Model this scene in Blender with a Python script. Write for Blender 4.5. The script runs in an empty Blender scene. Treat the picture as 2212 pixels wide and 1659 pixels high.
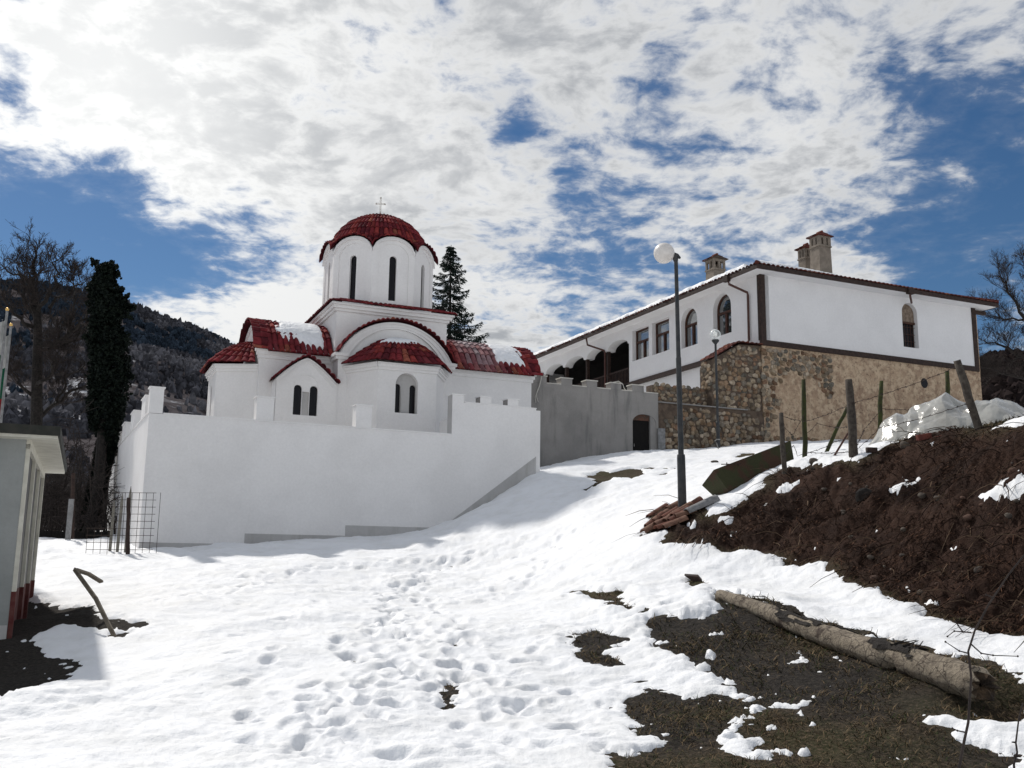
import bpy, math, random
import numpy as np
from mathutils import Vector, Matrix
from mathutils.geometry import tessellate_polygon

scene = bpy.context.scene
COL = scene.collection
random.seed(7)
RNG = np.random.default_rng(11)
R = math.radians

# ------------------------------------------------------------------ camera
FD, PITCH, ROLL = 2109.0, R(10.1), R(0.8)          # focal length for a 2212 px wide frame
_c, _s = math.cos(PITCH), math.sin(PITCH)
FW = np.array([0, _c, _s]); _u = np.array([0, -_s, _c]); _r = np.array([1.0, 0, 0])
RT = _r * math.cos(ROLL) + _u * math.sin(ROLL)
UP = -_r * math.sin(ROLL) + _u * math.cos(ROLL)
cam = bpy.data.cameras.new('camera')
cam.sensor_width = 36.0
cam.lens = 36.0 * FD / 2212.0
cam.clip_start = 0.05
cam.clip_end = 20000
camo = bpy.data.objects.new('camera', cam)
COL.objects.link(camo)
camo.matrix_world = Matrix(((RT[0], UP[0], -FW[0], 0), (RT[1], UP[1], -FW[1], 0), (RT[2], UP[2], -FW[2], 0), (0, 0, 0, 1)))
scene.camera = camo

# ------------------------------------------------------------------ light
SUN_AZ, SUN_EL = -38.0, 45.0
scene.view_settings.view_transform = 'Standard'
scene.view_settings.look = 'None'
scene.view_settings.exposure = 0.1
scene.view_settings.gamma = 1.0
scene.view_settings.use_curve_mapping = False

sun = bpy.data.lights.new('sun', 'SUN')
sun.energy = 3.05
sun.angle = R(2.0)
sun.color = (1.0, 0.95, 0.88)
suno = bpy.data.objects.new('sun', sun)
COL.objects.link(suno)
sd = Vector((math.sin(R(SUN_AZ)) * math.cos(R(SUN_EL)), math.cos(R(SUN_AZ)) * math.cos(R(SUN_EL)), math.sin(R(SUN_EL))))
suno.rotation_euler = sd.to_track_quat('Z', 'Y').to_euler()


def ray(u, v):
    return (u - 1106) / FD * RT - (v - 829.5) / FD * UP + FW


def at(u, v, Y):
    d = ray(u, v)
    return d * (Y / d[1])


def azv(deg):
    return np.array([math.sin(R(deg)), math.cos(R(deg)), 0.0])


class G:
    """small node-graph helper"""
    def __init__(s, nt):
        s.nt = nt

    def n(s, t, **kw):
        nd = s.nt.nodes.new(t)
        for k, v in kw.items():
            if k == 'ins':
                for a, b in v.items():
                    if isinstance(b, bpy.types.NodeSocket):
                        s.nt.links.new(b, nd.inputs[a])
                    else:
                        nd.inputs[a].default_value = b
            else:
                setattr(nd, k, v)
        return nd

    def math(s, op, a, b=None, clamp=False):
        nd = s.nt.nodes.new('ShaderNodeMath')
        nd.operation = op
        nd.use_clamp = clamp
        for i, x in enumerate((a, b)):
            if x is None:
                continue
            if isinstance(x, bpy.types.NodeSocket):
                s.nt.links.new(x, nd.inputs[i])
            else:
                nd.inputs[i].default_value = x
        return nd.outputs[0]

    def vmath(s, op, a, b=None):
        nd = s.nt.nodes.new('ShaderNodeVectorMath')
        nd.operation = op
        for i, x in enumerate((a, b)):
            if x is None:
                continue
            if isinstance(x, bpy.types.NodeSocket):
                s.nt.links.new(x, nd.inputs[i])
            else:
                nd.inputs[i].default_value = x
        return nd

    def mix(s, f, a, b, mode='MIX'):
        nd = s.nt.nodes.new('ShaderNodeMix')
        nd.data_type = 'RGBA'
        nd.blend_type = mode
        for sk, x in ((nd.inputs[0], f), (nd.inputs[6], a), (nd.inputs[7], b)):
            if isinstance(x, bpy.types.NodeSocket):
                s.nt.links.new(x, sk)
            elif isinstance(x, (tuple, list)):
                sk.default_value = (x[0], x[1], x[2], 1)
            else:
                sk.default_value = x
        return nd.outputs[2]

    def sstep(s, x, lo, hi):
        nd = s.nt.nodes.new('ShaderNodeMapRange')
        nd.interpolation_type = 'SMOOTHSTEP'
        s.nt.links.new(x, nd.inputs[0])
        nd.inputs[1].default_value = lo
        nd.inputs[2].default_value = hi
        return nd.outputs[0]

    def noise(s, vec, scale, detail=5, rough=0.55, dist=0.0):
        nd = s.nt.nodes.new('ShaderNodeTexNoise')
        nd.inputs['Scale'].default_value = scale
        nd.inputs['Detail'].default_value = detail
        nd.inputs['Roughness'].default_value = rough
        nd.inputs['Distortion'].default_value = dist
        if vec is not None:
            s.nt.links.new(vec, nd.inputs['Vector'])
        return nd


# ------------------------------------------------------------------ sky with broken cloud
SKY = 0.1
world = bpy.data.worlds.new('World')
scene.world = world
world.use_nodes = True
nt = world.node_tree
nt.nodes.clear()
g = G(nt)
out = g.n('ShaderNodeOutputWorld')
bg = g.n('ShaderNodeBackground')
bg.inputs[1].default_value = SKY
nt.links.new(bg.outputs[0], out.inputs[0])
sky = g.n('ShaderNodeTexSky', sky_type='NISHITA')
sky.sun_disc = False
sky.sun_elevation = R(SUN_EL)
sky.sun_rotation = R(SUN_AZ)
sky.altitude = 900
sky.air_density = 1.0
sky.dust_density = 0.3
sky.ozone_density = 3.0
tc = g.n('ShaderNodeTexCoord')
DIR = g.vmath('NORMALIZE', tc.outputs['Generated']).outputs[0]
sep = g.n('ShaderNodeSeparateXYZ', ins={0: DIR})
zz = g.math('MAXIMUM', sep.outputs[2], 0.0)
den = g.math('ADD', zz, 0.16)
pl = g.vmath('DIVIDE', DIR, g.n('ShaderNodeCombineXYZ', ins={0: den, 1: den, 2: 1.0}).outputs[0]).outputs[0]
plane = g.vmath('MULTIPLY', pl, (1.0, 1.0, 0.35)).outputs[0]


def blob(u, v, deg, w):
    d = ray(u, v)
    d = d / np.linalg.norm(d)
    dt = g.vmath('DOT_PRODUCT', DIR, tuple(d)).outputs['Value']
    k = 1.0 / (2 * R(deg) ** 2) * 2
    e = g.math('EXPONENT', g.math('MULTIPLY', g.math('SUBTRACT', dt, 1.0), k))
    return g.math('MULTIPLY', e, w)


BLOBS = [  # world directions: where the cloud deck thickens (+) or opens (-)
    (520, 120, 9, .30), (850, 330, 8, .22), (150, 120, 6, .40), (900, 470, 4, .10), (1130, 700, 3.0, .42), (1250, 120, 8, .16),
    (330, 330, 4, .20), (1720, 330, 4.0, .16), (1430, 470, 4, .08), (570, 690, 1.7, .95), (420, 668, 1.2, 1.0), (310, 650, 1.0, .9), (680, 700, 1.6, .6), (1650, 50, 7, .20), (1950, 350, 1.6, .45), (2085, 385, 1.1, .5), (1980, 60, 5, .12), (2170, 240, 1.5, .4),
    (90, 440, 4.0, -.62), (300, 520, 3.6, -.40), (470, 590, 2.6, -.42), (20, 600, 3.5, -.32), (230, 320, 1.6, -.12), (40, 190, 1.1, -.9), (130, 250, 2.2, .55), (20, 260, 1.5, .45), (300, 420, 2.2, .22), (430, 430, 2.0, .2), (620, 610, 1.4, -.22), (330, 590, 2.2, -.46), (120, 560, 4.0, -.55), (600, 560, 1.5, -.2), (150, 700, 4, -.25),
    (2090, 520, 4.6, -.66), (1850, 480, 2.0, -.30), (2190, 330, 2.2, -.34), (2050, 240, 1.6, -.3), (1760, 330, 2.4, .22), (1920, 190, 2.0, -.25), (1980, 640, 3, -.3), (1930, 150, 2.6, -.30), (1620, 170, 1.2, -.34), (2100, 300, 2, -.25),
    (1120, 262, 1.2, -.50), (1410, 232, 1.2, -.52), (1455, 110, 1.1, -.36), (950, 30, 1.4, -.30), (1500, 330, 1.3, -.28), (1590, 440, 1.8, -.22), (1640, 520, 1.6, -.14),
    (1240, 640, 2.4, -.26), (1420, 560, 2, -.14), (1300, 400, 2, -.12), (1870, 575, 1.2, .50), (1760, 580, 1.6, .3), (1230, 330, 1.3, -.18), (1340, 540, 3.2, -.30), (1050, 520, 2.5, -.18), (1560, 560, 2.5, -.12), (500, 500, 2, -.1), (700, 560, 2, -.2), (1250, 440, 2, -.16), (800, 420, 3, .05)]
cov = None
for b in BLOBS:
    s_ = blob(*b)
    cov = s_ if cov is None else g.math('ADD', cov, s_)
warp = g.noise(plane, 3.5, 3, .5)
wsc = g.vmath('SCALE', warp.outputs['Color'])
wsc.inputs['Scale'].default_value = 0.13
pwv = g.vmath('ADD', plane, wsc.outputs[0]).outputs[0]
n1 = g.noise(pwv, 3.6, 4, .55)
n2 = g.noise(pwv, 10.0, 5, .55)
n4 = g.noise(pwv, 24.0, 7, .62)
n3 = g.noise(plane, 1.9, 4, .55)
nn = g.math('ADD', g.math('ADD', g.math('MULTIPLY', n1.outputs[0], .30), g.math('MULTIPLY', n2.outputs[0], .42)), g.math('MULTIPLY', n4.outputs[0], .28))
dens = g.math('ADD', g.math('ADD', g.math('MULTIPLY', g.math('SUBTRACT', nn, .5), 4.6), .26), cov)
mask = g.math('ADD', g.math('MULTIPLY', g.sstep(dens, -.16, 0.62), .90), g.math('MULTIPLY', g.sstep(dens, -.6, .3), .10))
glow = blob(170, 140, 8.5, 1.0)
# cloud bases: thicker parts and the underside towards us turn grey, rims stay bright
lump = g.math('ADD', g.math('MULTIPLY', g.math('SUBTRACT', n2.outputs[0], .5), 2.2), g.math('MULTIPLY', g.math('SUBTRACT', n4.outputs[0], .5), 1.2))
thick = g.math('ADD', g.math('MULTIPLY', g.math('SUBTRACT', n3.outputs[0], .5), 2.4), g.math('MULTIPLY', lump, .50))
deep = g.sstep(dens, .25, 1.1)
grey = g.math('SUBTRACT', g.math('MULTIPLY', g.sstep(g.math('ADD', thick, g.math('MULTIPLY', zz, 1.05)), -.25, .95), g.math('ADD', .25, g.math('MULTIPLY', deep, .75))), g.math('MULTIPLY', glow, .6), True)
ccol = g.mix(grey, (7.8, 7.85, 7.85), (3.6, 3.78, 4.05))
gl = g.n('ShaderNodeCombineXYZ', ins={0: g.math('MULTIPLY', glow, 2.4), 1: g.math('MULTIPLY', glow, 2.4), 2: g.math('MULTIPLY', glow, 2.3)})
ccol = g.mix(1.0, ccol, gl.outputs[0], 'ADD')
hsv = g.n('ShaderNodeHueSaturation', ins={'Color': sky.outputs[0], 'Saturation': 1.20, 'Value': .58})
fin = g.mix(mask, hsv.outputs[0], ccol)
nt.links.new(fin, bg.inputs[0])

# ------------------------------------------------------------------ mesh helper
class MB:
    def __init__(s):
        s.v = []; s.f = []; s.c = []; s.nv = 0; s.hascol = False

    def add(s, V, F, col=None):
        V = np.asarray(V, float).reshape(-1, 3)
        o = s.nv
        s.v.append(V)
        s.nv += len(V)
        s.f.extend([tuple(i + o for i in f) for f in F])
        if col is None:
            s.c.append(np.full((len(V), 3), np.nan))
        else:
            s.hascol = True
            c = np.asarray(col, float)
            s.c.append(np.broadcast_to(c, (len(V), 3)).copy())
        return s

    def box(s, fr, x, y, z, col=None):
        V = [fr.p(a, b, c) for c in z for b in y for a in x]
        F = [(0, 2, 3, 1), (4, 5, 7, 6), (0, 1, 5, 4), (2, 6, 7, 3), (0, 4, 6, 2), (1, 3, 7, 5)]
        return s.add(V, F, col)

    def prism(s, pts, d, col=None):
        """closed polygon pts (3D) extruded by vector d"""
        P = np.asarray(pts, float)
        n = len(P)
        V = np.vstack([P, P + np.asarray(d, float)])
        F = [tuple(range(n))[::-1], tuple(range(n, 2 * n))]
        F += [(i, (i + 1) % n, n + (i + 1) % n, n + i) for i in range(n)]
        return s.add(V, F, col)

    def tube(s, pts, rad, n=6, col=None, cap=True):
        P = np.asarray(pts, float)
        m = len(P)
        rad = np.broadcast_to(np.asarray(rad, float), (m,))
        T = np.gradient(P, axis=0) if m > 2 else np.repeat((P[1] - P[0])[None], m, 0)
        T /= np.linalg.norm(T, axis=1)[:, None] + 1e-12
        ref = np.array([0, 0, 1.0]) if abs(T[:, 2]).mean() < .8 else np.array([1.0, 0, 0])
        a = np.cross(T, ref)
        a /= np.linalg.norm(a, axis=1)[:, None] + 1e-12
        b = np.cross(T, a)
        th = np.arange(n) * 2 * math.pi / n
        V = P[:, None] + rad[:, None, None] * (np.cos(th)[None, :, None] * a[:, None] + np.sin(th)[None, :, None] * b[:, None])
        F = []
        for i in range(m - 1):
            for j in range(n):
                k = (j + 1) % n
                F.append((i * n + j, i * n + k, (i + 1) * n + k, (i + 1) * n + j))
        if cap:
            F.append(tuple(range(n))[::-1])
            F.append(tuple(range((m - 1) * n, m * n)))
        return s.add(V.reshape(-1, 3), F, col)

    def lathe(s, o, prof, n=20, col=None):
        """prof list of (r, z) about the vertical through o"""
        th = np.arange(n) * 2 * math.pi / n
        V = []
        for r, z in prof:
            V.append(np.stack([o[0] + r * np.cos(th), o[1] + r * np.sin(th), np.full(n, o[2] + z)], 1))
        F = []
        for i in range(len(prof) - 1):
            for j in range(n):
                k = (j + 1) % n
                F.append((i * n + j, i * n + k, (i + 1) * n + k, (i + 1) * n + j))
        F.append(tuple(range(n))[::-1])
        F.append(tuple(range((len(prof) - 1) * n, len(prof) * n)))
        return s.add(np.vstack(V), F, col)

    def ball(s, o, r, nu=24, nv=16, sq=(1, 1, 1), col=None):
        prof = [(max(1e-4, r * math.sin(math.pi * i / nv)), -r * math.cos(math.pi * i / nv)) for i in range(nv + 1)]
        k = MB().lathe((0, 0, 0), prof, nu)
        return s.add(k.v[0] * np.array(sq) + np.asarray(o), k.f, col)

    def grid(s, P, col=None, close=False):
        """P (m,n,3)"""
        m, n = P.shape[:2]
        F = [(i * n + j, i * n + j + 1, (i + 1) * n + j + 1, (i + 1) * n + j) for i in range(m - 1) for j in range(n - 1)]
        return s.add(P.reshape(-1, 3), F, None if col is None else np.asarray(col).reshape(-1, 3) if np.ndim(col) > 1 else col)

    def panel(s, P, outline, holes=(), depth=0.0, col=None, rim=0.0):
        """flat panel with openings; P(x, z, d) -> point, d into the wall"""
        polys = [[Vector((x, z, 0)) for x, z in outline]] + [[Vector((x, z, 0)) for x, z in h] for h in holes]
        flat = [(q.x, q.y) for p in polys for q in p]
        tris = tessellate_polygon(polys)
        s.add([P(x, z, 0) for x, z in flat], [tuple(t) for t in tris], col)
        for h, dd in [(h, depth) for h in holes] + ([(outline, rim)] if rim else []):
            n = len(h)
            V = [P(x, z, 0) for x, z in h] + [P(x, z, dd) for x, z in h]
            s.add(V, [(i, (i + 1) % n, n + (i + 1) % n, n + i) for i in range(n)], col)
        return s

    def build(s, name, mat, parent=None, origin=None, smooth=False):
        me = bpy.data.meshes.new(name)
        V = np.vstack(s.v)
        if parent is not None:
            off = wloc(parent)
            loc = (0, 0, 0)
        else:
            off = np.asarray(origin if origin is not None else (0, 0, 0), float)
            loc = tuple(off)
        me.from_pydata((V - off).tolist(), [], s.f)
        if s.hascol:
            c = np.nan_to_num(np.vstack(s.c), nan=1.0)
            at_ = me.color_attributes.new('Col', 'FLOAT_COLOR', 'POINT')
            at_.data.foreach_set('color', np.hstack([c, np.ones((len(c), 1))]).ravel())
        me.materials.append(mat)
        if smooth:
            me.polygons.foreach_set('use_smooth', np.ones(len(me.polygons), bool))
        me.update()
        o = bpy.data.objects.new(name, me)
        COL.objects.link(o)
        o.location = loc
        if parent is not None:
            o.parent = parent
        return o


def wloc(o):
    p = np.zeros(3)
    while o is not None:
        p += np.array(o.location)
        o = o.parent
    return p


class Fr:
    """building frame: a along azimuth, b at right angles to its left (away from us), z up"""
    def __init__(s, O, az):
        s.O = np.array(O, float); s.A = azv(az); s.B = azv(az - 90); s.az = az

    def p(s, a, b, z):
        q = s.O + s.A * a + s.B * b
        q[2] = z
        return q

    def pn(s, a, b, z):
        a, b, z = np.broadcast_arrays(np.asarray(a, float), np.asarray(b, float), np.asarray(z, float))
        q = s.O[None] + a.ravel()[:, None] * s.A + b.ravel()[:, None] * s.B
        q[:, 2] = z.ravel()
        return q


def tag(o, label=None, cat=None, group=None, kind=None):
    if label: o['label'] = label
    if cat: o['category'] = cat
    if group: o['group'] = group
    if kind: o['kind'] = kind
    return o


def thing(name, loc, label, cat, group=None, rz=0):
    o = bpy.data.objects.new(name, None)
    COL.objects.link(o)
    o.location = tuple(loc)
    o.rotation_euler = (0, 0, rz)
    o.empty_display_size = .2
    return tag(o, label, cat, group)


# ------------------------------------------------------------------ materials
def mk(name, col, col2=None, scale=3.0, rough=.8, bump=0.0, bscale=30.0, attr=False, spec=.3, detail=6, metal=0.0, lo=.35, hi=.65):
    m = bpy.data.materials.new(name)
    m.use_nodes = True
    g = G(m.node_tree)
    bs = m.node_tree.nodes['Principled BSDF']
    bs.inputs['Roughness'].default_value = rough
    bs.inputs['Specular IOR Level'].default_value = spec
    bs.inputs['Metallic'].default_value = metal
    pos = g.n('ShaderNodeNewGeometry').outputs['Position']
    c = col
    if col2 is not None:
        nz = g.noise(pos, scale, detail, .6)
        c = g.mix(g.sstep(nz.outputs[0], lo, hi), col, col2)
    if attr:
        a = g.n('ShaderNodeAttribute', attribute_name='Col').outputs['Color']
        c = g.mix(1.0, c, a, 'MULTIPLY') if col is not None else a
    if isinstance(c, (tuple, list)):
        bs.inputs['Base Color'].default_value = (*c, 1)
    else:
        m.node_tree.links.new(c, bs.inputs['Base Color'])
    if bump:
        nb = g.noise(pos, bscale, 5, .6)
        b = g.n('ShaderNodeBump', ins={'Strength': bump, 'Distance': .05, 'Height': nb.outputs[0]})
        m.node_tree.links.new(b.outputs[0], bs.inputs['Normal'])
    return m


def plaster(name, c1, c2, stain, srange=(.60, .8), bump=.12):
    m = mk(name, c1, c2, .7, .9, bump, 25, spec=.15)
    g = G(m.node_tree)
    bs = m.node_tree.nodes['Principled BSDF']
    old = bs.inputs['Base Color'].links[0].from_socket
    pos = g.n('ShaderNodeNewGeometry').outputs['Position']
    st = g.vmath('MULTIPLY', pos, (1.6, 1.6, .22)).outputs[0]
    n = g.noise(st, 1.6, 8, .65)
    c = g.mix(g.sstep(n.outputs[0], *srange), old, stain)
    f = g.noise(pos, 14, 6, .7).outputs[0]
    k = g.math('ADD', g.math('MULTIPLY', f, .22), .89)
    c = g.mix(1.0, c, g.n('ShaderNodeCombineXYZ', ins={0: k, 1: k, 2: k}).outputs[0], 'MULTIPLY')
    m.node_tree.links.new(c, bs.inputs['Base Color'])
    return m


M = {}
M['white'] = plaster('white_plaster', (.80, .785, .775), (.75, .735, .725), (.69, .68, .66), (.60, .85))
M['houseW'] = plaster('house_whitewash', (.77, .76, .76), (.73, .72, .72), (.66, .65, .64), (.64, .9))
M['concrete'] = plaster('grey_render', (.30, .285, .27), (.235, .225, .215), (.17, .165, .16), (.50, .74), .2)
M['plinth'] = plaster('concrete_and_recess_shade', (.50, .49, .48), (.42, .41, .40), (.34, .33, .31), (.5, .8), .2)
M['cap'] = mk('coping_stone', (.66, .64, .58), (.52, .50, .45), 4, .8, .1, 30)
M['tile'] = mk('clay_tile', (1, 1, 1), (.62, .62, .62), 6, .92, .25, 40, attr=True, spec=.10)
M['dark'] = mk('dark_glass', (.008, .007, .009), rough=.2, spec=.2)
M['wood'] = mk('dark_timber', (.022, .013, .011), (.045, .026, .02), 9, .7, .2, 40)
M['brownframe'] = mk('brown_window_frame', (.07, .026, .014), (.045, .017, .01), 9, .5)
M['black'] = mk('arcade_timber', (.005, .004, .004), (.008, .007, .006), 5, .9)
M['steel'] = mk('lamp_post_paint', (.020, .024, .028), (.045, .045, .045), 7, .55, .1, 60, spec=.4)
M['opal'] = mk('opal_globe', (.78, .74, .70), (.70, .66, .62), 9, .35, spec=.4)
M['rock'] = mk('rubble_stone', (1, 1, 1), (.55, .53, .5), 7, .9, .5, 22, attr=True, spec=.15)
M['bark'] = mk('bark', (.014, .012, .011), (.032, .027, .024), 12, .95, .5, 40)
M['twig'] = mk('twigs', (.022, .017, .016), (.040, .031, .027), 6, .95)
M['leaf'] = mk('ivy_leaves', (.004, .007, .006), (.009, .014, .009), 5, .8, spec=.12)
M['needle'] = mk('spruce_needles', (.008, .015, .013), (.018, .032, .024), 4, .8, spec=.15)
M['postwood'] = mk('weathered_post', (.10, .085, .07), (.055, .045, .038), 14, .95, .5, 40)
M['mosspost'] = mk('mossy_post', (.045, .055, .014), (.03, .03, .016), 9, .95, .4, 40)
M['wire'] = mk('rusty_wire', (.035, .022, .017), rough=.8)
M['galv'] = mk('galvanised', (.23, .23, .22), (.14, .13, .12), 20, .6)
M['concpost'] = mk('concrete_post', (.28, .28, .28), (.19, .19, .19), 8, .9, .2, 30)
M['brass'] = mk('gilt_finial', (.75, .48, .16), rough=.3, metal=1.0)
M['cable'] = mk('pale_cable', (.55, .53, .48), rough=.6)

# ------------------------------------------------------------------ noise on arrays
def _hash(ix, iy, seed):
    h = (ix * 374761393 + iy * 668265263 + seed * 974634513) & 0xffffffff
    h = ((h ^ (h >> 13)) * 1274126177) & 0xffffffff
    return (h ^ (h >> 16)) & 0xffffffff


def gnoise(x, y, seed=0):
    ix = np.floor(x).astype(np.int64); iy = np.floor(y).astype(np.int64)
    fx = x - ix; fy = y - iy
    def gr(dx, dy):
        a = _hash(ix + dx, iy + dy, seed).astype(float) * (2 * math.pi / 4294967296.0)
        return np.cos(a) * (fx - dx) + np.sin(a) * (fy - dy)
    ux = fx * fx * fx * (fx * (fx * 6 - 15) + 10); uy = fy * fy * fy * (fy * (fy * 6 - 15) + 10)
    return ((gr(0, 0) * (1 - ux) + gr(1, 0) * ux) * (1 - uy) + (gr(0, 1) * (1 - ux) + gr(1, 1) * ux) * uy) * 1.5


def fbm(x, y, sc, oct=4, seed=0, gain=.5):
    v = 0; a = 1.0
    x = np.asarray(x, float); y = np.asarray(y, float)
    for i in range(oct):
        v = v + a * gnoise(x / sc + 17.3 * i, y / sc - 9.1 * i, seed + i)
        a *= gain; sc /= 2.03
    return v


def sm(x, a, b):
    t = np.clip((x - a) / (b - a), 0, 1)
    return t * t * (3 - 2 * t)


# ------------------------------------------------------------------ terrain heights
CTRL = [  # (u, v, distance): points of the snow/ground surface read off the slope
    (-150, 1659, 7.9), (0, 1659, 7.9), (553, 1659, 7.9), (1106, 1659, 7.9), (1700, 1659, 7.85), (2212, 1659, 7.7), (2400, 1659, 7.5),
    (1106, 1450, 11.2), (1106, 1300, 17.6), (1106, 1205, 23.5), (700, 1450, 11.0), (700, 1300, 17.2), (700, 1215, 23), (300, 1300, 17.0), (320, 1365, 13.6),
    (300, 1191, 26.0), (640, 1166, 27.6), (950, 1138, 30.0), (1060, 1085, 30.7), (1157, 1016, 31.6), (1110, 1060, 29.5),
    (1165, 1014, 37.0), (1290, 985, 38.2), (1393, 978, 39.0), (1480, 975, 39.3), (1560, 966, 40.4), (1650, 958, 41.4), (1880, 953, 44.0), (2130, 930, 47.0),
    (1474, 1090, 20.0), (1300, 1100, 24.5), (1300, 1200, 19.5), (1440, 1166, 18.4), (1300, 1030, 31.0), (1500, 1020, 28.0), (1600, 1000, 30.0), (1680, 975, 34.0),
    (1560, 1290, 13.3), (1850, 1405, 10.8), (2120, 1500, 8.9), (1400, 1400, 11.7), (1700, 1500, 9.8),
    (1690, 1206, 16.6), (1850, 1252, 14.4), (1950, 1302, 12.7), (2050, 1347, 11.6), (2212, 1374, 10.7), (2350, 1390, 10.2),
    (2212, 925, 14.6), (2100, 940, 16.0), (2000, 951, 17.4), (1850, 987, 18.6), (1735, 1003, 19.6), (1690, 1014, 20.0), (1570, 1064, 20.6), (1500, 1094, 20.2), (2400, 900, 13.4), (2212, 948, 18.5), (2050, 966, 21), (1950, 972, 23), (2212, 962, 25), (2020, 962, 29), (1800, 985, 23), (2350, 930, 17),
    (2100, 1150, 13.4), (1900, 1130, 15.9), (1700, 1110, 18.0), (2250, 1150, 12.5),
    (20, 1444, 12.2), (62, 1342, 16.8), (0, 1520, 10.2), (170, 1450, 11.6), (100, 1330, 15.0), (80, 1181, 25.5), (190, 1183, 25.5), (150, 1240, 21.0), (-150, 1400, 13.0)]
_pts = [at(*c) for c in CTRL]
_pts += [np.array(p, float) for p in (
    (-30, 34, .3), (-20, 36, .6), (-16, 45, .9), (-40, 60, 1.0), (-8, 60, 2.5), (-5, 38, 1.8), (2, 45, 3.6), (10, 60, 5.2), (30, 62, 6.5), (50, 70, 8), (22, 36, 4.4), (30, 30, 4.2),
    (16, 22, 2.2), (14, 28, 3.0), (20, 14, 2.4), (12, 9, 1.4), (25, 5, 2.0), (9, 3, -1.0), (4, 3, -1.75), (0, 3, -1.75), (-5, 4, -1.75), (0, -6, -2.1), (-15, 8, -1.9), (-15, 20, -1.0), (-20, 28, -.1), (12, -8, -1.2), (-14, -8, -2.3), (-30, 10, -2), (40, 20, 4), (-60, 40, 0), (60, 40, 7), (0, 80, 4), (-40, 80, 1.5), (40, 90, 9))]
_pts = np.array(_pts)


def _U(d2):
    return 0.5 * d2 * np.log(d2 + 1e-9)


def _tps(P):
    n = len(P)
    xy = P[:, :2] / 10
    K = _U(((xy[:, None] - xy[None]) ** 2).sum(2)) + np.eye(n) * 0.004
    A = np.zeros((n + 3, n + 3))
    A[:n, :n] = K; A[:n, n] = 1; A[:n, n + 1:] = xy; A[n, :n] = 1; A[n + 1:, :n] = xy.T
    b = np.zeros(n + 3); b[:n] = P[:, 2]
    return xy, np.linalg.solve(A, b)


_XY, _W = _tps(_pts)


def Z(x, y):
    """height of the finished slope above (or below) the camera's eye level"""
    x = np.asarray(x, float); y = np.asarray(y, float)
    sh = np.broadcast(x, y).shape
    X = np.broadcast_to(x, sh).ravel(); Y = np.broadcast_to(y, sh).ravel()
    out_ = np.empty(len(X))
    for i in range(0, len(X), 20000):
        q = np.stack([X[i:i + 20000], Y[i:i + 20000]], 1) / 10
        d2 = ((q[:, None] - _XY[None]) ** 2).sum(2)
        out_[i:i + 20000] = _U(d2) @ _W[:-3] + _W[-3] + q @ _W[-2:]
    r = np.hypot(X, Y)
    t = sm(r, 55, 95)
    out_ = np.clip(out_, -6, 14) * (1 - t) + 1.0 * t
    return out_.reshape(sh)


def gz(x, y):
    return float(Z(np.array([x]), np.array([y]))[0])


_TS = np.concatenate([np.linspace(3, 30, 900), np.linspace(30.05, 60, 400)])


def hit(u, v):
    """where the line of sight through (u, v) meets the slope"""
    d = ray(u, v)
    P = _TS[:, None] * d[None]
    z = Z(P[:, 0], P[:, 1])
    k = np.where(P[:, 2] < z)[0]
    i = k[0] if len(k) else len(_TS) - 1
    return P[i, :2]


def poly(kind, pts):
    o = []
    for x, y in pts:
        if kind == '6': u, v = 1152 + .4281 * x, 948.8 + .4281 * y
        elif kind == '7': u, v = 1669.8 + .4282 * x, 948.8 + .4282 * y
        elif kind == '8': u, v = 203.3 + .4894 * x, 847.1 + .4894 * y
        elif kind == '5': u, v = .4086 * x, 881 + .4086 * y
        else: u, v = x, y
        o.append(hit(u, v))
    return o


def sdist(X, Y, P):
    """signed distance to polygon (positive inside)"""
    P = np.asarray(P)
    n = len(P)
    best = np.full(len(X), 1e9)
    ins = np.zeros(len(X), bool)
    for i in range(n):
        a = P[i]; b = P[(i + 1) % n]
        e = b - a
        wx, wy = X - a[0], Y - a[1]
        t = np.clip((wx * e[0] + wy * e[1]) / (e @ e + 1e-12), 0, 1)
        best = np.minimum(best, (wx - t * e[0]) ** 2 + (wy - t * e[1]) ** 2)
        if a[1] != b[1]:
            c = (a[1] <= Y) != (b[1] <= Y)
            ins ^= c & (X < a[0] + (Y - a[1]) / (b[1] - a[1]) * e[0])
    d = np.sqrt(best)
    return np.where(ins, d, -d)


# bare ground: outlines of the melted places, and the log's shadow pool drawn as earth
MEADOW = poly('6', [(935, 775), (905, 800), (945, 885), (870, 895), (750, 910), (700, 900), (600, 905), (590, 945), (560, 985), (640, 1010), (690, 1025), (600, 1035), (700, 1090), (800, 1140), (905, 1150), (910, 1170), (830, 1170), (960, 1210), (980, 1235), (930, 1250), (1110, 1305), (1060, 1312), (960, 1285), (860, 1300), (820, 1325), (760, 1310), (650, 1280), (570, 1262), (540, 1290), (470, 1310), (430, 1350), (480, 1400), (560, 1440), (595, 1460), (520, 1470), (540, 1520), (600, 1530), (570, 1575), (470, 1590), (380, 1580), (340, 1590), (400, 1640), (430, 1700), (500, 1900), (1600, 2000)]) \
    + poly('7', [(1350, 1800), (1240, 1640), (1150, 1590), (1060, 1560), (980, 1520), (880, 1470), (780, 1430), (830, 1405), (900, 1405), (990, 1420), (1100, 1410), (1290, 1400), (1290, 1250), (1220, 1190), (1150, 1150), (1080, 1125), (900, 1085), (700, 1035), (500, 985), (300, 935), (150, 878), (0, 825)])  # lobe past the log end: its dark pool of shade, laid as bare earth
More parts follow.
